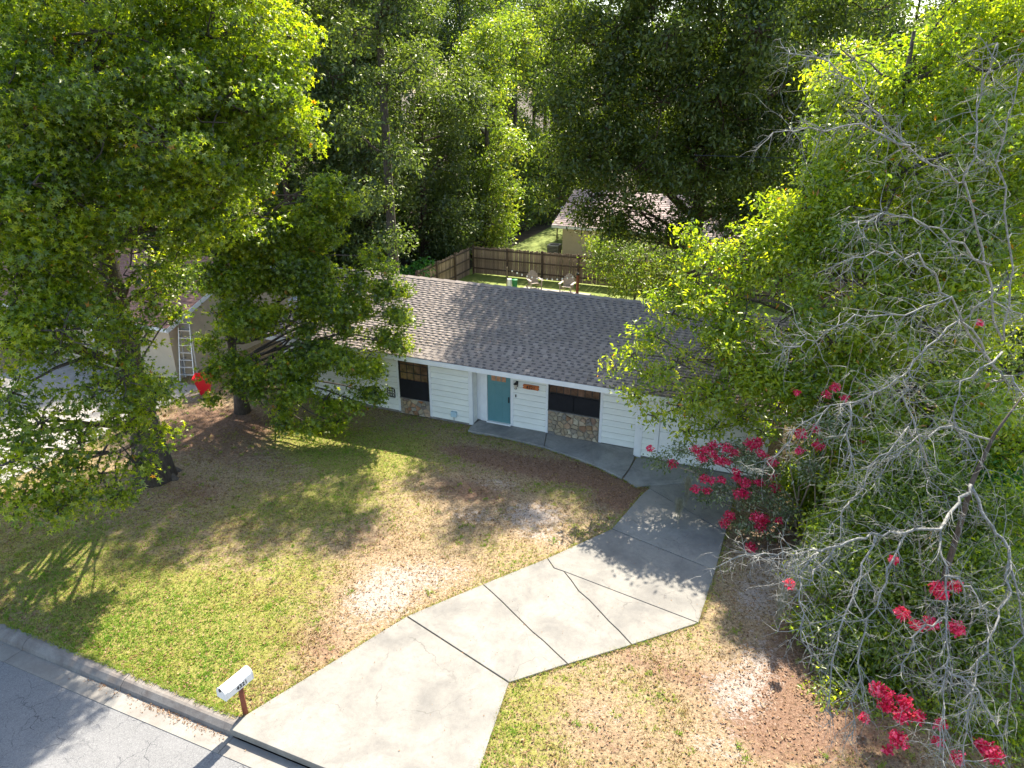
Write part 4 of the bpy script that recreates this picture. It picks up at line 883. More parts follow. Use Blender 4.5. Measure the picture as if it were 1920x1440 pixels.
make_tree('tall_oak_tree', 'very tall tree with straight dark trunk behind the roof, its top out of view', 'tree', b5,
    [(-1.9, 34.2, 17.6, 1.5, 1.5), (-.9, 32.2, 17.6, 1.3, 1.5), (.9, 31.9, 17.6, 1.1, 1.5), (-3.9, 33.9, 17.8, 1.6, 1.5), (-3.9, 31.2, 17.6, 1.3, 1.4), (-5.8, 33.0, 18, 1.6, 1.3), (-7.8, 32.2, 18, 1.6, 1.2), (.6, 34.4, 17.8, .9, 1.3),  # unseen high crown lumps, placed to cast shade on the front lawn
     (-6.1, 36, 26, 1.8), (-7.4, 35.5, 23, 1.8), (-8.6, 34.0, 20.5, 1.7), (-5.4, 37, 22, 1.6)] +
    [(-6.1 + math.cos(a)*rr, 36 + math.sin(a)*rr, z, r_, .9) for a, rr, z, r_ in ((3.6, 1.0, 2.4, .9), (5.0, 1.0, 4.6, .9), (4.1, .9, 6.6, 1.0), (5.6, 1.2, 8.4, 1.0), (3.4, 1.3, 9.8, 1.1), (4.8, .9, 11.6, 1.1), (3.9, 1.4, 13.6, 1.3), (5.5, 1.6, 14.6, 1.3), (2.9, 1.6, 16.5, 1.3), (0.6, 1.7, 12.5, 1.4), (6.0, 1.9, 17.5, 1.4))],
    28, .27, M['ll_grey'], M['bark'], size=.20, per_m2=4.6, lpc=13, cr=.3, hollow=.35, twigs=.04, wide=.5)
def bushes(spots):
    for (px, py, Y, r, lm, lab) in spots:
        c = at(px, py, Y); z = max(.3, c[2]); bl = [(c[0]+dx*r, c[1]+dy*r, max(.25*r, z*f), r*k) for dx, dy, f, k in ((0, 0, 1, .75), (-.7, .1, .7, .6), (.7, -.1, .75, .6), (.1, -.6, .5, .6), (-.2, .6, .6, .6), (-.4, -.5, .25, .5), (.5, .4, .3, .5), (0, 0, .4, .7))]
        make_tree('bush', lab, 'bush', (c[0], c[1], 0), bl, z*.8, .06, M[lm], M['palebark'], size=.12, per_m2=13, lpc=13, cr=.17, hollow=.3, twigs=.03, wide=.5, flare=1.0, group='bushes under the trees on the right')
bushes([(1545, 870, 17.5, 1.0, 'll_gum', 'dark green bush right of the garage wall behind the crimson blooms'), (1640, 850, 17, 1.3, 'll_bright', 'yellow-green bush under the laurel oak, right of the garage'),
        (1750, 830, 16.5, 1.2, 'll_gum', 'dark green bush behind the middle of the dead branches'), (1860, 900, 15, 1.1, 'll_vine', 'bright green bush at the right edge behind the dead trunk'),
        (1600, 960, 15.2, .7, 'll_bright', 'low yellow-green bush at the foot of the arching crepe myrtle stems'), (1900, 780, 18, 1.3, 'll_dark', 'dark bush at the far right below the laurel oak'), (1560, 1020, 14.5, .5, 'll_yel', 'small yellowish bush beside the bare sandy strip')])
# flowering crepe myrtles
def flowers(rt, spots, r=.12, n=90):
    o = rt.location
    for (px, py, Y, k) in spots:
        c = at(px, py, Y); m = int(n*k*k*1.5) + 30
        d = norm(rng.normal(size=(m, 3))); P = d*(r*k*rng.uniform(.35, 1.05, m))[:, None]*np.array([1, 1, .8])
        me = leaves_mesh('flower_cluster', P, d, .055, 'quad', M['petal'], rng.uniform(0, 1, m), wide=.8, upw=.1)
        link('flower_cluster', me, None, rt, (c[0]-o[0], c[1]-o[1], c[2]-o[2]))
def myrtle(label, base, blobs, stems, spots, mat, size, per, rad=.13, group='flowering crepe myrtles', lpc=10):
    rt = empty('crepe_myrtle', base); tag(rt, label, 'flowering tree', group); bs = B(blobs)
    st_ = MB(); a = np.array(base)
    for i, b_ in enumerate(bs):
        e = np.array(b_[:3]) - a; s0 = np.array([rng.uniform(-.3, .3), rng.uniform(-.3, .3), -.05]); mid = s0*.5 + e*np.array([.35, .35, .6]) + rng.normal(size=3)*.1
        st_.tube([s0, (s0+mid)/2 + rng.normal(size=3)*.04, mid, (mid+e)/2 + rng.normal(size=3)*.06, e], [.032, .028, .022, .016, .008], 6)
    for (p1, p2) in stems: st_.tube(wander(at(*p1)-a, at(*p2)-a, 5, .03), [.022, .02, .018, .014, .010, .006], 5)
    st_.build('stems', M['palebark'], rt, smooth=True)
    P, O, Tn, C = crown_points([(x-a[0], y-a[1], z-a[2], *r) for x, y, z, *r in bs], per, lpc, .16, .3)
    link('crown', leaves_mesh('crown', P, O, size, 'quad', mat, Tn, wide=.45), None, rt)
    tw = MB()
    for i in rng.choice(len(C), min(len(C), 260), replace=False): tw.tube(wander(C[i, 3:], C[i, :3], 3, .1), [.012, .009, .006, .003], 3, cap=False)
    tag(tw.build('twigs', M['palebark'], rt), kind='stuff'); flowers(rt, spots, rad); return rt
bm1 = ground_at(1500, 1000)
myrtle('crepe myrtle with crimson blooms and grey-green leaves arching over the driveway near the garage', bm1,
    [(1240, 865, 17.6, .26), (1275, 845, 17.8, .22), (1310, 880, 17.6, .22), (1330, 850, 17.8, .3), (1390, 850, 17.6, .42), (1430, 880, 17.2, .35), (1350, 920, 17.2, .3), (1400, 930, 17, .3), (1320, 930, 17.2, .18), (1440, 930, 16.8, .3), (1400, 985, 16.4, .22), (1440, 990, 16.3, .2), (1470, 960, 16.5, .3), (1520, 880, 16.5, .4, .7), (1550, 800, 16.5, .4, .5), (1500, 1040, 15.8, .3)],
    [((1510, 1000, 16.3), (1480, 800, 17)), ((1520, 1010, 16.2), (1560, 700, 17)), ((1500, 1010, 16.3), (1400, 900, 17.2)), ((1530, 1010, 16.2), (1600, 640, 16.6))],
    [(1218, 840, 17.6, .7), (1262, 869, 17.5, 1.0), (1305, 842, 17.6, 1.0), (1322, 843, 17.6, .9), (1337, 835, 17.7, .9), (1318, 858, 17.5, 1.0), (1362, 840, 17.6, 1.1), (1337, 850, 17.5, 1.0), (1348, 862, 17.4, 1.1), (1378, 849, 17.5, .9), (1404, 831, 17.6, 1.0), (1420, 829, 17.6, 1.2), (1411, 840, 17.5, .8), (1428, 851, 17.3, 1.0), (1448, 865, 17.1, 1.1),
     (1362, 866, 17.3, .9), (1382, 883, 17.2, .9), (1320, 897, 17.2, .9), (1335, 901, 17.1, .8), (1353, 899, 17.1, .8), (1304, 916, 17.1, .9), (1325, 920, 17, .8), (1382, 897, 17.1, .8), (1398, 905, 17, 1.0), (1423, 903, 17, 1.0), (1447, 891, 17, .8), (1453, 914, 16.9, .9), (1385, 926, 16.8, 1.1), (1397, 925, 16.8, 1.1),
     (1368, 966, 16.5, 1.0), (1358, 980, 16.4, 1.0), (1419, 969, 16.3, 1.1), (1432, 973, 16.3, 1.0), (1426, 988, 16.2, 1.1), (1460, 975, 16.2, .7), (1408, 1026, 15.8, 1.0),
     (1502, 813, 16.6, 1.1), (1530, 804, 16.5, .8), (1536, 835, 16.4, 1.1), (1500, 845, 16.5, .8), (1620, 832, 16.3, .7), (1495, 735, 16.8, .6), (1565, 725, 16.7, .9), (1550, 740, 16.7, .7), (1585, 745, 16.7, .6)], M['ll_myrtle'], .09, 44, .15)
bm2 = ground_at(1735, 1330)
myrtle('large dark green crepe myrtle with scattered crimson blooms at the lower right corner', bm2,
    [(1530, 1080, 13.4, .5), (1530, 1170, 12.6, .5), (1560, 1000, 14, .6), (1620, 930, 14.5, .8), (1700, 860, 15, .9), (1600, 1060, 13.2, .8), (1600, 1180, 12.2, .75), (1570, 1260, 11.6, .5), (1640, 1290, 11.2, .6), (1600, 1340, 10.9, .55), (1560, 1300, 11.1, .4), (1620, 1410, 10.2, .5), (1560, 1380, 10.5, .35), (1690, 960, 14, .9), (1780, 930, 14, .9, .6),
     (1690, 1080, 12.8, .9), (1690, 1200, 11.8, .8), (1780, 1080, 12.5, .9), (1780, 1200, 11.6, .8), (1750, 1320, 10.8, .7), (1680, 1390, 10.3, .5), (1860, 1080, 12.2, .9), (1870, 1220, 11.2, .9), (1850, 1350, 10.3, .7), (1900, 1420, 9.8, .7), (1780, 1420, 9.9, .6), (1880, 960, 13.5, .8), (1990, 1150, 12, 1.2, .5), (1980, 1350, 11, 1.0, .5)], [],
    [(1480, 1095, 12.6, 1.0), (1676, 1048, 11.8, .8), (1758, 1103, 11.3, 1.3), (1766, 1112, 11.2, 1.2), (1790, 1098, 11.3, 1.1), (1693, 1150, 11.2, 1.2), (1718, 1172, 11.1, 1.0), (1746, 1168, 11, 1.2), (1792, 1177, 10.9, 1.3),
     (1645, 1293, 10.3, 1.3), (1663, 1302, 10.2, 1.1), (1662, 1320, 10.1, 1.3), (1696, 1316, 10.1, 1.2), (1691, 1342, 9.9, 1.3), (1722, 1344, 9.9, 1.0), (1620, 1345, 10.2, .8), (1685, 1385, 9.6, 1.4), (1764, 1357, 9.7, .9), (1757, 1388, 9.6, .8), (1862, 1412, 9.3, 1.5), (1795, 1420, 9.3, 1.0), (1840, 1395, 9.5, .9), (1665, 1406, 9.6, .7), (1838, 605, 15, .5)], M['ll_gum'], .10, 30, .12, lpc=15)

# the dead tree
def dead_tree():
    base = ground_at(1800, 1150); base = np.array([9.2, 12.8, 0.0])
    hub = at(1822, 905, 11.6); base = np.array([hub[0]+.3, hub[1]+.4, 0])
    rt = empty('dead_tree', base); tag(rt, 'leafless dead tree of bare grey lichen-covered branches on the right', 'dead tree')
    tr = MB(); a = base
    tr.tube([(0, 0, -.1), (0, 0, 1.5), hub-a + [0.05, .05, -.8], hub-a, hub-a + [.35, .25, .9], hub-a+[.9, .5, 1.7]], [.09, .07, .055, .048, .03, .012], 8)
    tr.build('trunk', M['bark'], rt, smooth=True)
    lines = [
        [(1822, 905, 11.6), (1800, 945, 11.2), (1760, 990, 10.6), (1700, 998, 10.3), (1640, 1004, 10.1), (1570, 1024, 9.9), (1520, 1034, 9.8), (1450, 1040, 9.7), (1385, 1042, 9.6)],
        [(1760, 990, 10.6), (1773, 1060, 10.0), (1774, 1150, 9.4), (1772, 1250, 8.7), (1770, 1330, 8.2), (1776, 1450, 7.5)],
        [(1822, 905, 11.6), (1850, 970, 11.0), (1895, 1030, 10.5), (1890, 1100, 10.1), (1862, 1180, 9.5), (1832, 1260, 9.0), (1818, 1340, 8.4), (1800, 1450, 7.8)],
        [(1530, 1030, 9.8), (1505, 1070, 9.6), (1500, 1130, 9.2), (1502, 1200, 8.8)],
        [(1640, 1004, 10.1), (1610, 1080, 9.6), (1580, 1160, 9.1), (1560, 1240, 8.7), (1550, 1330, 8.2)],
        [(1700, 998, 10.3), (1670, 1070, 9.8), (1625, 1160, 9.3), (1610, 1270, 8.7), (1600, 1370, 8.2)],
        [(1570, 1024, 9.9), (1520, 1090, 9.5), (1470, 1060, 9.6)],
        [(1870, 690, 12.2), (1800, 600, 12.0), (1740, 650, 11.6), (1705, 690, 11.4), (1650, 735, 11.2), (1600, 755, 11.1), (1540, 770, 11.0), (1480, 820, 10.9), (1430, 880, 10.8)],
        [(1705, 690, 11.4), (1695, 740, 11.3), (1720, 820, 11), (1740, 900, 10.7)],
        [(1600, 755, 11.1), (1590, 830, 10.8), (1600, 900, 10.5)],
        [(1870, 690, 12.2), (1780, 560, 12), (1690, 590, 11.8), (1600, 590, 11.6), (1530, 640, 11.5), (1470, 650, 11.4)],
        [(1880, 640, 12.3), (1850, 500, 12.3), (1810, 345, 12.4), (1760, 320, 12.3), (1700, 280, 12.4), (1650, 220, 12.5), (1600, 150, 12.6), (1540, 110, 12.7), (1480, 100, 12.8)],
        [(1700, 280, 12.4), (1620, 235, 12.4), (1540, 240, 12.4), (1450, 248, 12.3)],
        [(1810, 345, 12.4), (1830, 270, 12.5), (1840, 180, 12.6), (1870, 80, 12.8)],
        [(1880, 640, 12.3), (1900, 500, 12.4), (1870, 300, 12.6), (1900, 200, 12.6), (1935, 60, 12.8)],
        [(1860, 720, 12), (1900, 700, 11.5), (1930, 760, 11), (1930, 900, 10.6)],
        [(1740, 870, 11.4), (1700, 800, 11.2), (1650, 860, 10.9), (1600, 930, 10.6), (1560, 980, 10.4)],
        [(1850, 820, 11.6), (1780, 800, 11.3), (1700, 830, 11), (1640, 900, 10.7)],
        [(1880, 660, 12.2), (1800, 720, 11.7), (1790, 800, 11.3), (1850, 880, 10.8)],
        [(1895, 1030, 10.5), (1915, 1130, 10), (1905, 1250, 9.3), (1880, 1380, 8.6)],
        [(1780, 560, 12), (1720, 480, 12), (1640, 470, 12), (1560, 500, 11.9)],
        [(1850, 500, 12.3), (1760, 430, 12.2), (1660, 400, 12.2), (1590, 420, 12.1)],
        [(1800, 600, 12), (1850, 560, 11.9), (1930, 600, 11.6)],
        [(1774, 1150, 9.4), (1720, 1190, 9.1), (1690, 1260, 8.8)], [(1772, 1250, 8.7), (1830, 1290, 8.5), (1870, 1360, 8.2)], [(1772, 1080, 9.8), (1820, 1100, 9.7), (1850, 1170, 9.5)]]
    lb = MB(); tw = MB(); nt_ = 0
    def grow(p, d, L, r, lev):
        nonlocal nt_
        if nt_ > 40000: return
        nt_ += 1
        pts = [p]; n = 4 if lev < 2 else 3; rr = [r]
        q = p.copy(); dd = d.copy()
        for i in range(n):
            dd = norm(dd + rng.normal(size=3)*.22 + np.array([0, 0, -.10])); q = q + dd*L/n; pts.append(q.copy()); rr.append(r*(1-(i+1)/(n+.6)))
        tw.tube(pts, rr, 4 if lev == 0 else 3, cap=False)
        if lev < 2:
            for j in range(rng.integers(3, 5) if lev == 0 else rng.integers(1, 3)):
                k = rng.integers(1, n+1); side = norm(norm(pts[k]-pts[k-1])*.8 + rng.normal(size=3)*.75); grow(pts[k], side, L*rng.uniform(.35, .62), r*.55, lev+1)
    for li, pl_ in enumerate(lines):
        pts = [at(*q)-a for q in pl_]; fine = []
        for i in range(len(pts)-1):
            for k in range(4): fine.append(pts[i]*(1-k/4) + pts[i+1]*(k/4) + rng.normal(size=3)*.03)
        fine.append(pts[-1]); n = len(fine); big = (.026 if li in (0, 2) else .014)
        lb.tube(fine, [big*(1-i/(n+1)) + .006 for i in range(n)], 6)
        for i in range(1, n):
            for _ in range(3):
                d0 = norm(fine[i]-fine[i-1]); s = norm(d0*.55 + rng.normal(size=3)*.8 + np.array([0, 0, -.15])); grow(fine[i], s, rng.uniform(.2, .85), .0055 + .004*rng.random(), 0)
    lb.build('branches', M['deadbark'], rt, smooth=True); tag(tw.build('twigs', M['deadbark'], rt), kind='stuff')
    return rt
dead_tree()
# hanging Spanish moss
def moss(px, py, Y, L, label):
    c = at(px, py, Y); m = MB()
    for i in range(60):
        x, y = rng.normal(size=2)*.05; l_ = L*rng.uniform(.25, 1)*(1-2.5*min(.3, abs(x))); q = rng.normal(size=4)*.03
        m.tube([(x, y, q[3]), (x+q[0], y, -l_*.4), (x*.7+q[1], y*.7, -l_*.75), (x*.5+q[2]*.6, y*.3, -l_)], [.004, .006, .004, .002], 3, cap=False)
    tag(m.build('spanish_moss', M['moss'], None, c), label, 'moss', 'hanging Spanish moss')
moss(1292, 895, 17.2, 1.0, 'grey-brown moss strand hanging above the driveway below the longest myrtle branch')
moss(1275, 935, 17.0, .9, 'shorter moss strand hanging just left of the longest one over the driveway')
moss(1386, 932, 16.8, .5, 'pale tuft of moss below the lowest crimson bloom beside the driveway edge')
moss(1470, 1105, 12.8, 1.3, 'long dark moss strand hanging from the tip of the lower right myrtle')

# background woods: a few kinds, copied
def bgblobs(h, r, n, lo=.12, seed=1):
    q = np.random.default_rng(seed); bl = []
    for i in range(n):
        t = lo + (1-lo)*(i+.5)/n; rr = r*(.55 + .6*math.sin(math.pi*min(1, t*.95)))*q.uniform(.5, 1.0); a = q.uniform(0, 6.28)
        bl.append((math.cos(a)*rr*.62, math.sin(a)*rr*.62, t*h, r*q.uniform(.34, .58)))
    bl.append((0, 0, h*.97, r*.35)); return bl
protos = {}
def proto(key, h, r, n, lo, lm, bark, seed, **k):
    rt = make_tree(key, '', '', (0, 0, 0), bgblobs(h, r, n, lo, seed), h*.93, .28, lm, bark, **k)
    protos[key] = rt; rt['_used'] = 0
kw = dict(size=.21, per_m2=2.7, lpc=12, cr=.34, hollow=.4, twigs=.03, wide=.5, sub=7, void=-1.5)
proto('dark_oak_tree', 21, 4.6, 22, .10, M['ll_grey'], M['barkred'], 3, **kw)
proto('green_oak_tree', 19, 4.4, 20, .08, M['ll_dark'], M['bark'], 4, **kw)
proto('hickory_tree', 15, 3.0, 22, .06, M['ll_yel'], M['bark'], 5, **kw)
proto('pine_tree', 25, 3.6, 15, .5, M['ll_pine'], M['barkred'], 6, size=.36, per_m2=1.6, lpc=16, cr=.4, hollow=.3, twigs=.06, wide=.12)
proto('understory_shrub', 5.0, 2.6, 10, .05, M['ll_grey'], M['bark'], 8, size=.2, per_m2=3.2, lpc=11, cr=.35, hollow=.5, twigs=.02, wide=.5)
def plant(key, px, Y, sc, label, group='trees in the woods behind the houses', rz=None):
    X = (px-960)/FPX*(Y*math.cos(PITCH) + 4.6); p = protos[key]; rz = rng.uniform(0, 6.28) if rz is None else rz
    cat = 'shrub' if 'shrub' in key else 'tree'
    if not p['_used']:
        p['_used'] = 1; o = p; o.location = (X, Y, 0); o.rotation_euler = (0, 0, rz); o.scale = (sc, sc, sc)
    else: o = copy_tree(p, None, (X, Y, 0), rz, (sc, sc, sc))
    o.name = key; tag(o, label, cat, group); return o
plant('dark_oak_tree', 560, 42, .92, 'grey-green oak directly behind the left end of the shingle roof')
plant('dark_oak_tree', 700, 44, 1.0, 'tall grey-green oak right of the roof end, left of the one with a bare trunk')
plant('dark_oak_tree', 800, 47, 1.0, 'grey-green oak with a dark trunk standing just left of the yellow-green tree')
plant('green_oak_tree', 640, 52, 1.1, 'deep green oak in the second row behind the roof ridge')
plant('hickory_tree', 915, 52, 1.0, 'yellow-green sunlit tree in the gap left of the live oak')
plant('hickory_tree', 965, 62, 1.1, 'second yellow-green tree farther back in the gap beside the live oak')
plant('green_oak_tree', 870, 60, 1.0, 'deep green tree behind the yellow-green pair')
plant('green_oak_tree', 725, 54, 1.05, 'deep green oak directly behind the tall pine trunk')
plant('pine_tree', 1000, 78, .92, 'distant pine at the top centre under the patch of sky')
plant('pine_tree', 850, 72, .95, 'pine rising behind the yellow-green tree, left of the distant one')
plant('dark_oak_tree', 420, 46, .95, 'grey-green oak behind the smaller sweetgum')
plant('green_oak_tree', 300, 42, 1.0, 'deep green oak behind the neighbour roof at the left')
plant('dark_oak_tree', 120, 46, 1.0, 'grey-green oak behind the far left of the neighbour roof')
plant('green_oak_tree', -60, 42, 1.0, 'deep green oak at the left edge of the woods')
plant('hickory_tree', 220, 36, .8, 'yellow-green tree just behind the neighbour house')
plant('green_oak_tree', 1400, 48, 1.0, 'deep green tree seen behind the right side of the live oak')
plant('dark_oak_tree', 1560, 46, .92, 'grey-green oak behind the laurel oak')
plant('green_oak_tree', 1720, 44, .9, 'deep green oak behind the middle of the laurel oak')
plant('dark_oak_tree', 1880, 46, .85, 'grey-green oak at the right edge behind the dead tree')
plant('green_oak_tree', 2060, 44, 1.0, 'deep green oak just past the right edge of the view')
plant('dark_oak_tree', 1200, 70, 1.1, 'far grey-green oak behind the crown of the live oak')
plant('green_oak_tree', 1060, 82, 1.0, 'far deep green oak closing the gap at the top centre')
plant('dark_oak_tree', 760, 84, 1.0, 'far grey-green oak behind the bare pine pole')
plant('green_oak_tree', 1330, 66, 1.1, 'far deep green oak between the live oak and the laurel oak')
plant('green_oak_tree', 520, 62, 1.0, 'deep green oak behind the grey-green one at the roof end')
for i_, (px_, Y_, sc_, k_, lab_) in enumerate([(60, 76, 1.15, 'green_oak_tree', 'far deep green oak at the left behind the first row'), (260, 84, 1.2, 'dark_oak_tree', 'far grey-green oak left of the sweetgum trunk line'), (450, 78, 1.15, 'green_oak_tree', 'far deep green oak behind the sweetgum gap'),
    (610, 92, 1.25, 'dark_oak_tree', 'farthest grey-green oak above the roof end'), (690, 70, 1.1, 'green_oak_tree', 'deep green oak in the third row left of the tall trunk'), (900, 96, 1.3, 'green_oak_tree', 'farthest deep green oak behind the yellow-green trees'), (960, 88, 1.2, 'dark_oak_tree', 'far grey-green oak between the pines'), (1020, 70, 1.0, 'green_oak_tree', 'deep green oak just left of the live oak crown, far back'),
    (1130, 96, 1.3, 'dark_oak_tree', 'farthest grey-green oak left behind the live oak'), (1450, 74, 1.2, 'green_oak_tree', 'far deep green oak right behind the live oak'), (1580, 64, 1.1, 'green_oak_tree', 'deep green oak in the second row behind the laurel oak top'), (1650, 82, 1.25, 'dark_oak_tree', 'far grey-green oak in the sky gap above the laurel oak'), (1800, 70, 1.1, 'green_oak_tree', 'deep green oak in the second row at the upper right'), (1960, 78, 1.2, 'dark_oak_tree', 'far grey-green oak at the right edge')]):
    plant(k_, px_, Y_, sc_, lab_)
G2 = 'shrubs along the edge of the woods'
for px_, Y_, sc_, lab_ in ((1590, 23.5, .8, 'leafy shrub right of the garage gable under the laurel oak'), (1730, 25, 1.0, 'leafy shrub between the garage gable and the right neighbour house'), (1880, 23, .95, 'leafy shrub behind the dead tree at the far right'), (2010, 20, .9, 'leafy shrub just past the right edge')):
    plant('understory_shrub', px_, Y_, sc_, lab_, G2)
for i_, (px_, Y_, sc_, lab_) in enumerate([(560, 47, 1.2, 'leafy shrub low between the trunks at the roof end'), (700, 50, 1.2, 'leafy shrub behind the pine trunk'), (820, 53, 1.3, 'leafy shrub behind the fence corner vine'), (960, 76, 1.4, 'shrub far back beyond the lit grass, left side'),
    (400, 48, 1.3, 'leafy shrub between the two sweetgum crowns'), (250, 40, 1.1, 'leafy shrub behind the terracotta roof'), (90, 40, 1.2, 'leafy shrub behind the far end of the terracotta roof'), (1080, 74, 1.4, 'shrub far back beyond the grey canopy'), (1420, 46, 1.3, 'leafy shrub behind the live oak trunk, right side'), (1300, 62, 1.4, 'shrub behind the tan house'), (1650, 40, 1.4, 'leafy shrub behind the laurel oak'), (1850, 38, 1.4, 'leafy shrub behind the right edge trees')]):
    plant('understory_shrub', px_, Y_, sc_, lab_, G2)
plant('understory_shrub', 640, 43, .9, 'leafy shrub under the oaks behind the left of the ridge', G2)
plant('understory_shrub', 845, 47, .8, 'vine-covered shrub behind the corner of the back fence', G2)
plant('understory_shrub', 900, 52, 1.0, 'leafy shrub under the yellow-green tree beyond the fence', G2)
plant('understory_shrub', 760, 49, 1.0, 'leafy shrub under the grey-green oaks right of the first', G2)
plant('understory_shrub', 500, 44, 1.0, 'leafy shrub behind the smaller sweetgum', G2)
plant('understory_shrub', 1010, 66, 1.2, 'shrub at the far side of the lit back grass', G2)
vn = make_tree('vine_clump', 'bright green vine clump spilling over the side fence behind the roof ridge', 'vine', uv(-20.2, 34.6), [tuple(uv(-20.4+dx, 35+dy, z)) + (r,) for dx, dy, z, r in ((-.5, -.5, 1.2, .6), (-.2, .4, 1.5, .6), (.2, -.2, 1.0, .55), (-.9, .1, 1.3, .6), (-.3, 1.4, 1.7, .5), (-1.3, .8, 1.1, .5))], 1.4, .05, M['ll_vine'], M['bark'], size=.16, per_m2=12, lpc=9, cr=.14, hollow=.5, twigs=.05, wide=.6, flare=1.0)
make_tree('evergreen_bush', 'green bush growing inside the back fence right of the garden chairs', 'bush', ground_at(1190, 560), B([(1118, 452, 42, .7), (1150, 448, 41.5, .7), (1125, 462, 41.5, .7), (1165, 465, 41, .9), (1215, 470, 40.5, 1.0), (1255, 485, 40, 1.0), (1130, 500, 41, 1.0), (1180, 510, 40, 1.3), (1240, 520, 39, 1.2), (1170, 540, 39, .9), (1230, 545, 38, .9), (1120, 480, 41.5, .6), (1280, 520, 38, 1.0)]), 2.2, .07, M['ll_yel'], M['bark'], size=.15, per_m2=6, lpc=11, cr=.25, hollow=.4, wide=.5, flare=1.0)
for k_, p in protos.items():
    if '_used' in p: del p['_used']
for o in list(bpy.data.objects):
    if '_used' in o: del o['_used']

# ------------------------------------------------------------------ grass blades and litter
def inpoly(X, Y, poly):
    ins = np.zeros(X.shape, bool); n = len(poly)
    for i in range(n):
        x1_, y1_ = poly[i]; x2_, y2_ = poly[(i+1) % n]
        c = ((y1_ > Y) != (y2_ > Y)) & (X < (x2_-x1_)*(Y-y1_)/((y2_-y1_)+1e-12) + x1_); ins ^= c
    return ins
def blocked(X, Y):
    u = X*U[0] + Y*U[1]; v = X*V[0] + Y*V[1]; b_ = (u > -18.8) & (u < .0) & (v > 21.2) & (v < 30); b_ |= (u > -42) & (u < -23.9) & (v > 20.3) & (v < 29.4)
    b_ |= (v < CURB_BACK+.02)
    for p in DRIVE_POLYS: b_ |= inpoly(X, Y, p)
    return b_
def scatter(n, fn):
    # more points where the lawn lies nearer the camera
    u = rng.uniform(-26, 8, n); v = CURB_BACK + (24.5-CURB_BACK)*rng.random(n)**1.35
    X = u*U[0] + v*V[0]; Y = u*U[1] + v*V[1]; k = ~blocked(X, Y) & (np.abs(X) < .80*(Y*.92+4.6)+1.0); X, Y = X[k], Y[k]
    k = fn(X, Y); return X[k], Y[k]
def vnoise(X, Y, s, seed):
    q = np.random.default_rng(seed); T_ = q.random((64, 64)); x = X*s % 64; y = Y*s % 64; xi = x.astype(int); yi = y.astype(int); fx = x-xi; fy = y-yi; fx = fx*fx*(3-2*fx); fy = fy*fy*(3-2*fy)
    return (T_[xi, yi]*(1-fx)*(1-fy) + T_[(xi+1) % 64, yi]*fx*(1-fy) + T_[xi, (yi+1) % 64]*(1-fx)*fy + T_[(xi+1) % 64, (yi+1) % 64]*fx*fy)
def keep_grass(X, Y):
    w = weights(X, Y); d = w['green'] + .9*(vnoise(X, Y, 2.3, 1)-.5) + .7*(vnoise(X, Y, 7, 2)-.5) - .7*np.clip(w['sand']-.2, 0, 1) - .45*np.clip(w['straw']-.25, 0, 1)
    return rng.random(X.shape) < np.clip(d*1.25, .03, 1)
gx, gy = scatter(150000, keep_grass)
wg = weights(gx, gy); green_t = np.clip(.47 + .8*(wg['green']-.42) - .3*(wg['straw']-.22) + .55*(vnoise(gx, gy, 1.1, 4)-.5) + .35*(vnoise(gx, gy, 5, 5)-.5) + .30*(vnoise(gx, gy, 14, 6)-.5) + rng.normal(0, .15, gx.shape), 0, 1)
NB = 3
P = np.repeat(np.stack([gx, gy, np.full(gx.shape, -.005)], 1), NB, 0) + np.concatenate([rng.normal(size=(len(gx)*NB, 2))*.022, np.zeros((len(gx)*NB, 1))], 1)
n = len(P); a = rng.uniform(0, 2*math.pi, n); hh = rng.uniform(.018, .055, n); ln_ = rng.uniform(.015, .05, n); wd = rng.uniform(.006, .012, n)
dx = np.cos(a); dy = np.sin(a); v0 = P + np.stack([-dy*wd, dx*wd, 0*a], 1); v1 = P - np.stack([-dy*wd, dx*wd, 0*a], 1); v2 = P + np.stack([dx*ln_, dy*ln_, hh], 1)
me = fast_mesh('grass', np.stack([v0, v1, v2], 1).reshape(-1, 3), np.arange(n*3).reshape(-1, 3), {'tint': np.repeat(np.clip(np.repeat(green_t, NB) + rng.normal(0, .08, n), 0, 1), 3)}, M['grass'])
tag(link('grass', me), 'short patchy grass growing over the front lawn', 'grass', kind='stuff')
# longer tufts creeping over the slab edges, and weed clumps
ep = []
for p in DRIVE_POLYS[:10]:
    for i in range(len(p)):
        a_, b_ = np.array(p[i]), np.array(p[(i+1) % len(p)]); L_ = np.linalg.norm(b_-a_); nn_ = np.array([(b_-a_)[1], -(b_-a_)[0]])/max(L_, 1e-6)
        mid = (a_+b_)/2 + nn_*.10
        if any(inpoly(np.array([mid[0]]), np.array([mid[1]]), q)[0] for q in DRIVE_POLYS): continue
        for k_ in range(int(L_*46)):
            ep.append(a_ + (b_-a_)*rng.random() + nn_*(rng.random()**2*.10 - .015))
ep = np.array(ep); ep = ep[(ep @ V[:2] < 21.0) & (ep @ V[:2] > CURB_BACK)]
wc = scatter(2600, lambda X, Y: rng.random(X.shape) < np.clip(weights(X, Y)['green'], 0, 1)*.8); wc = np.stack(wc, 1)
wc = np.repeat(wc, 7, 0) + rng.normal(size=(len(wc)*7, 2))*.05; wc = wc[~blocked(wc[:, 0], wc[:, 1])]
kb = np.stack([np.full(1600, 0.), np.full(1600, 0.)], 1); uu = rng.uniform(-22, -9.1, 1600); vv = CURB_BACK + rng.normal(0, .03, 1600); kb = np.stack([uu*U[0]+vv*V[0], uu*U[1]+vv*V[1]], 1)
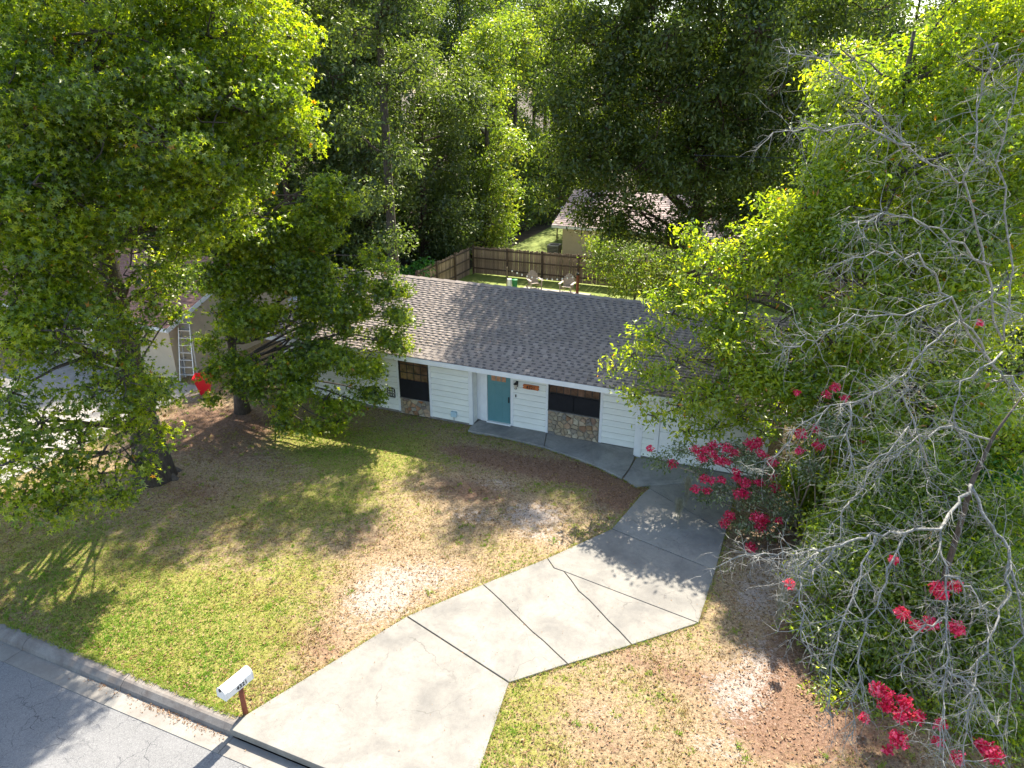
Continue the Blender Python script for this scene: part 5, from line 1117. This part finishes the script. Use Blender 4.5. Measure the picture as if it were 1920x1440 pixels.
PP = np.repeat(np.concatenate([ep, wc, kb]), 4, 0); n = len(PP); a = rng.uniform(0, 6.28, n); dx = np.cos(a); dy = np.sin(a); ln_ = rng.uniform(.03, .085, n); hh = rng.uniform(.02, .07, n); wd = rng.uniform(.006, .011, n)
P3 = np.stack([PP[:, 0] + rng.normal(0, .015, n), PP[:, 1] + rng.normal(0, .015, n), np.full(n, 0.0)], 1); P3[-1600*4:, 2] = .015
tt = np.repeat(np.concatenate([rng.uniform(.15, .75, len(ep)), np.repeat(rng.uniform(.5, .95, len(wc)//7+1), 7)[:len(wc)], rng.uniform(.3, .9, 1600)]), 4)
me = fast_mesh('edge_grass', np.stack([P3 + np.stack([-dy*wd, dx*wd, 0*a], 1), P3 - np.stack([-dy*wd, dx*wd, 0*a], 1), P3 + np.stack([dx*ln_, dy*ln_, hh], 1)], 1).reshape(-1, 3), np.arange(n*3).reshape(-1, 3), {'tint': np.repeat(tt, 3)}, M['grass'])
tag(link('edge_grass', me), 'longer grass tufts and weeds creeping over the driveway edges and kerb', 'grass', kind='stuff')
def litter(n, fn, name, label, zf, size):
    X, Y = fn(n); P = np.stack([X, Y, zf(X, Y)], 1); o = np.zeros_like(P); o[:, 2] = 1
    me = leaves_mesh(name, P, o, size, 'quad', M['litter'], rng.random(len(X)), wide=.55, upw=3.0, droop=0); tag(link(name, me), label, 'leaf litter', kind='stuff')
def lf(n):
    def k(X, Y): w = weights(X, Y); return rng.random(X.shape) < np.clip(w['straw']*.95 + .25, 0, 1)
    return scatter(n, k)
litter(65000, lf, 'leaf_litter', 'brown fallen leaves scattered over the front lawn', lambda X, Y: np.full(X.shape, .012) + rng.uniform(0, .012, X.shape), .055)
def gutl(n):
    u = np.concatenate([rng.uniform(-13, -9.05, n//2), rng.normal(-10.4, .5, n//3), rng.uniform(-20, -4, n//6)]); v = CURB_FOOT - np.abs(rng.normal(0, .09, len(u))) - .01; return u*U[0]+v*V[0], u*U[1]+v*V[1]
litter(420, gutl, 'gutter_litter', 'brown leaf crumbs gathered in the gutter by the kerb', lambda X, Y: np.full(X.shape, -.135), .035)
def drl(n):
    u = rng.uniform(-9, -.8, n); v = rng.uniform(7.7, 21, n); X = u*U[0]+v*V[0]; Y = u*U[1]+v*V[1]; k = np.zeros(n, bool)
    for p in DRIVE_POLYS[:8]: k |= inpoly(X, Y, inset(p, .03))
    return X[k], Y[k]
litter(500, drl, 'driveway_litter', 'tiny dark leaf bits lying on the pale driveway', lambda X, Y: np.full(X.shape, .04), .03)

def roof_leaves():
    n = 420; x = rng.uniform(XL, XR, n); y = rng.uniform(-OV, RIDGE_Y, n)**1.0; k = vnoise(x+20, y+3, 1.3, 9) > .45; x, y = x[k], y[k]
    P = np.stack([x, y, EZ + (OV+y)*SL + .03], 1); o = np.zeros_like(P); o[:, 2] = 1
    me = leaves_mesh('roof_litter', P, o, .06, 'quad', M['litter'], rng.random(len(x)), wide=.5, upw=3.0, droop=0)
    ob = link('roof_litter', me, None, None, H.location, (0, 0, -ANG)); tag(ob, 'small dry leaves lying on the grey shingle roof', 'leaf litter', kind='stuff')
roof_leaves()
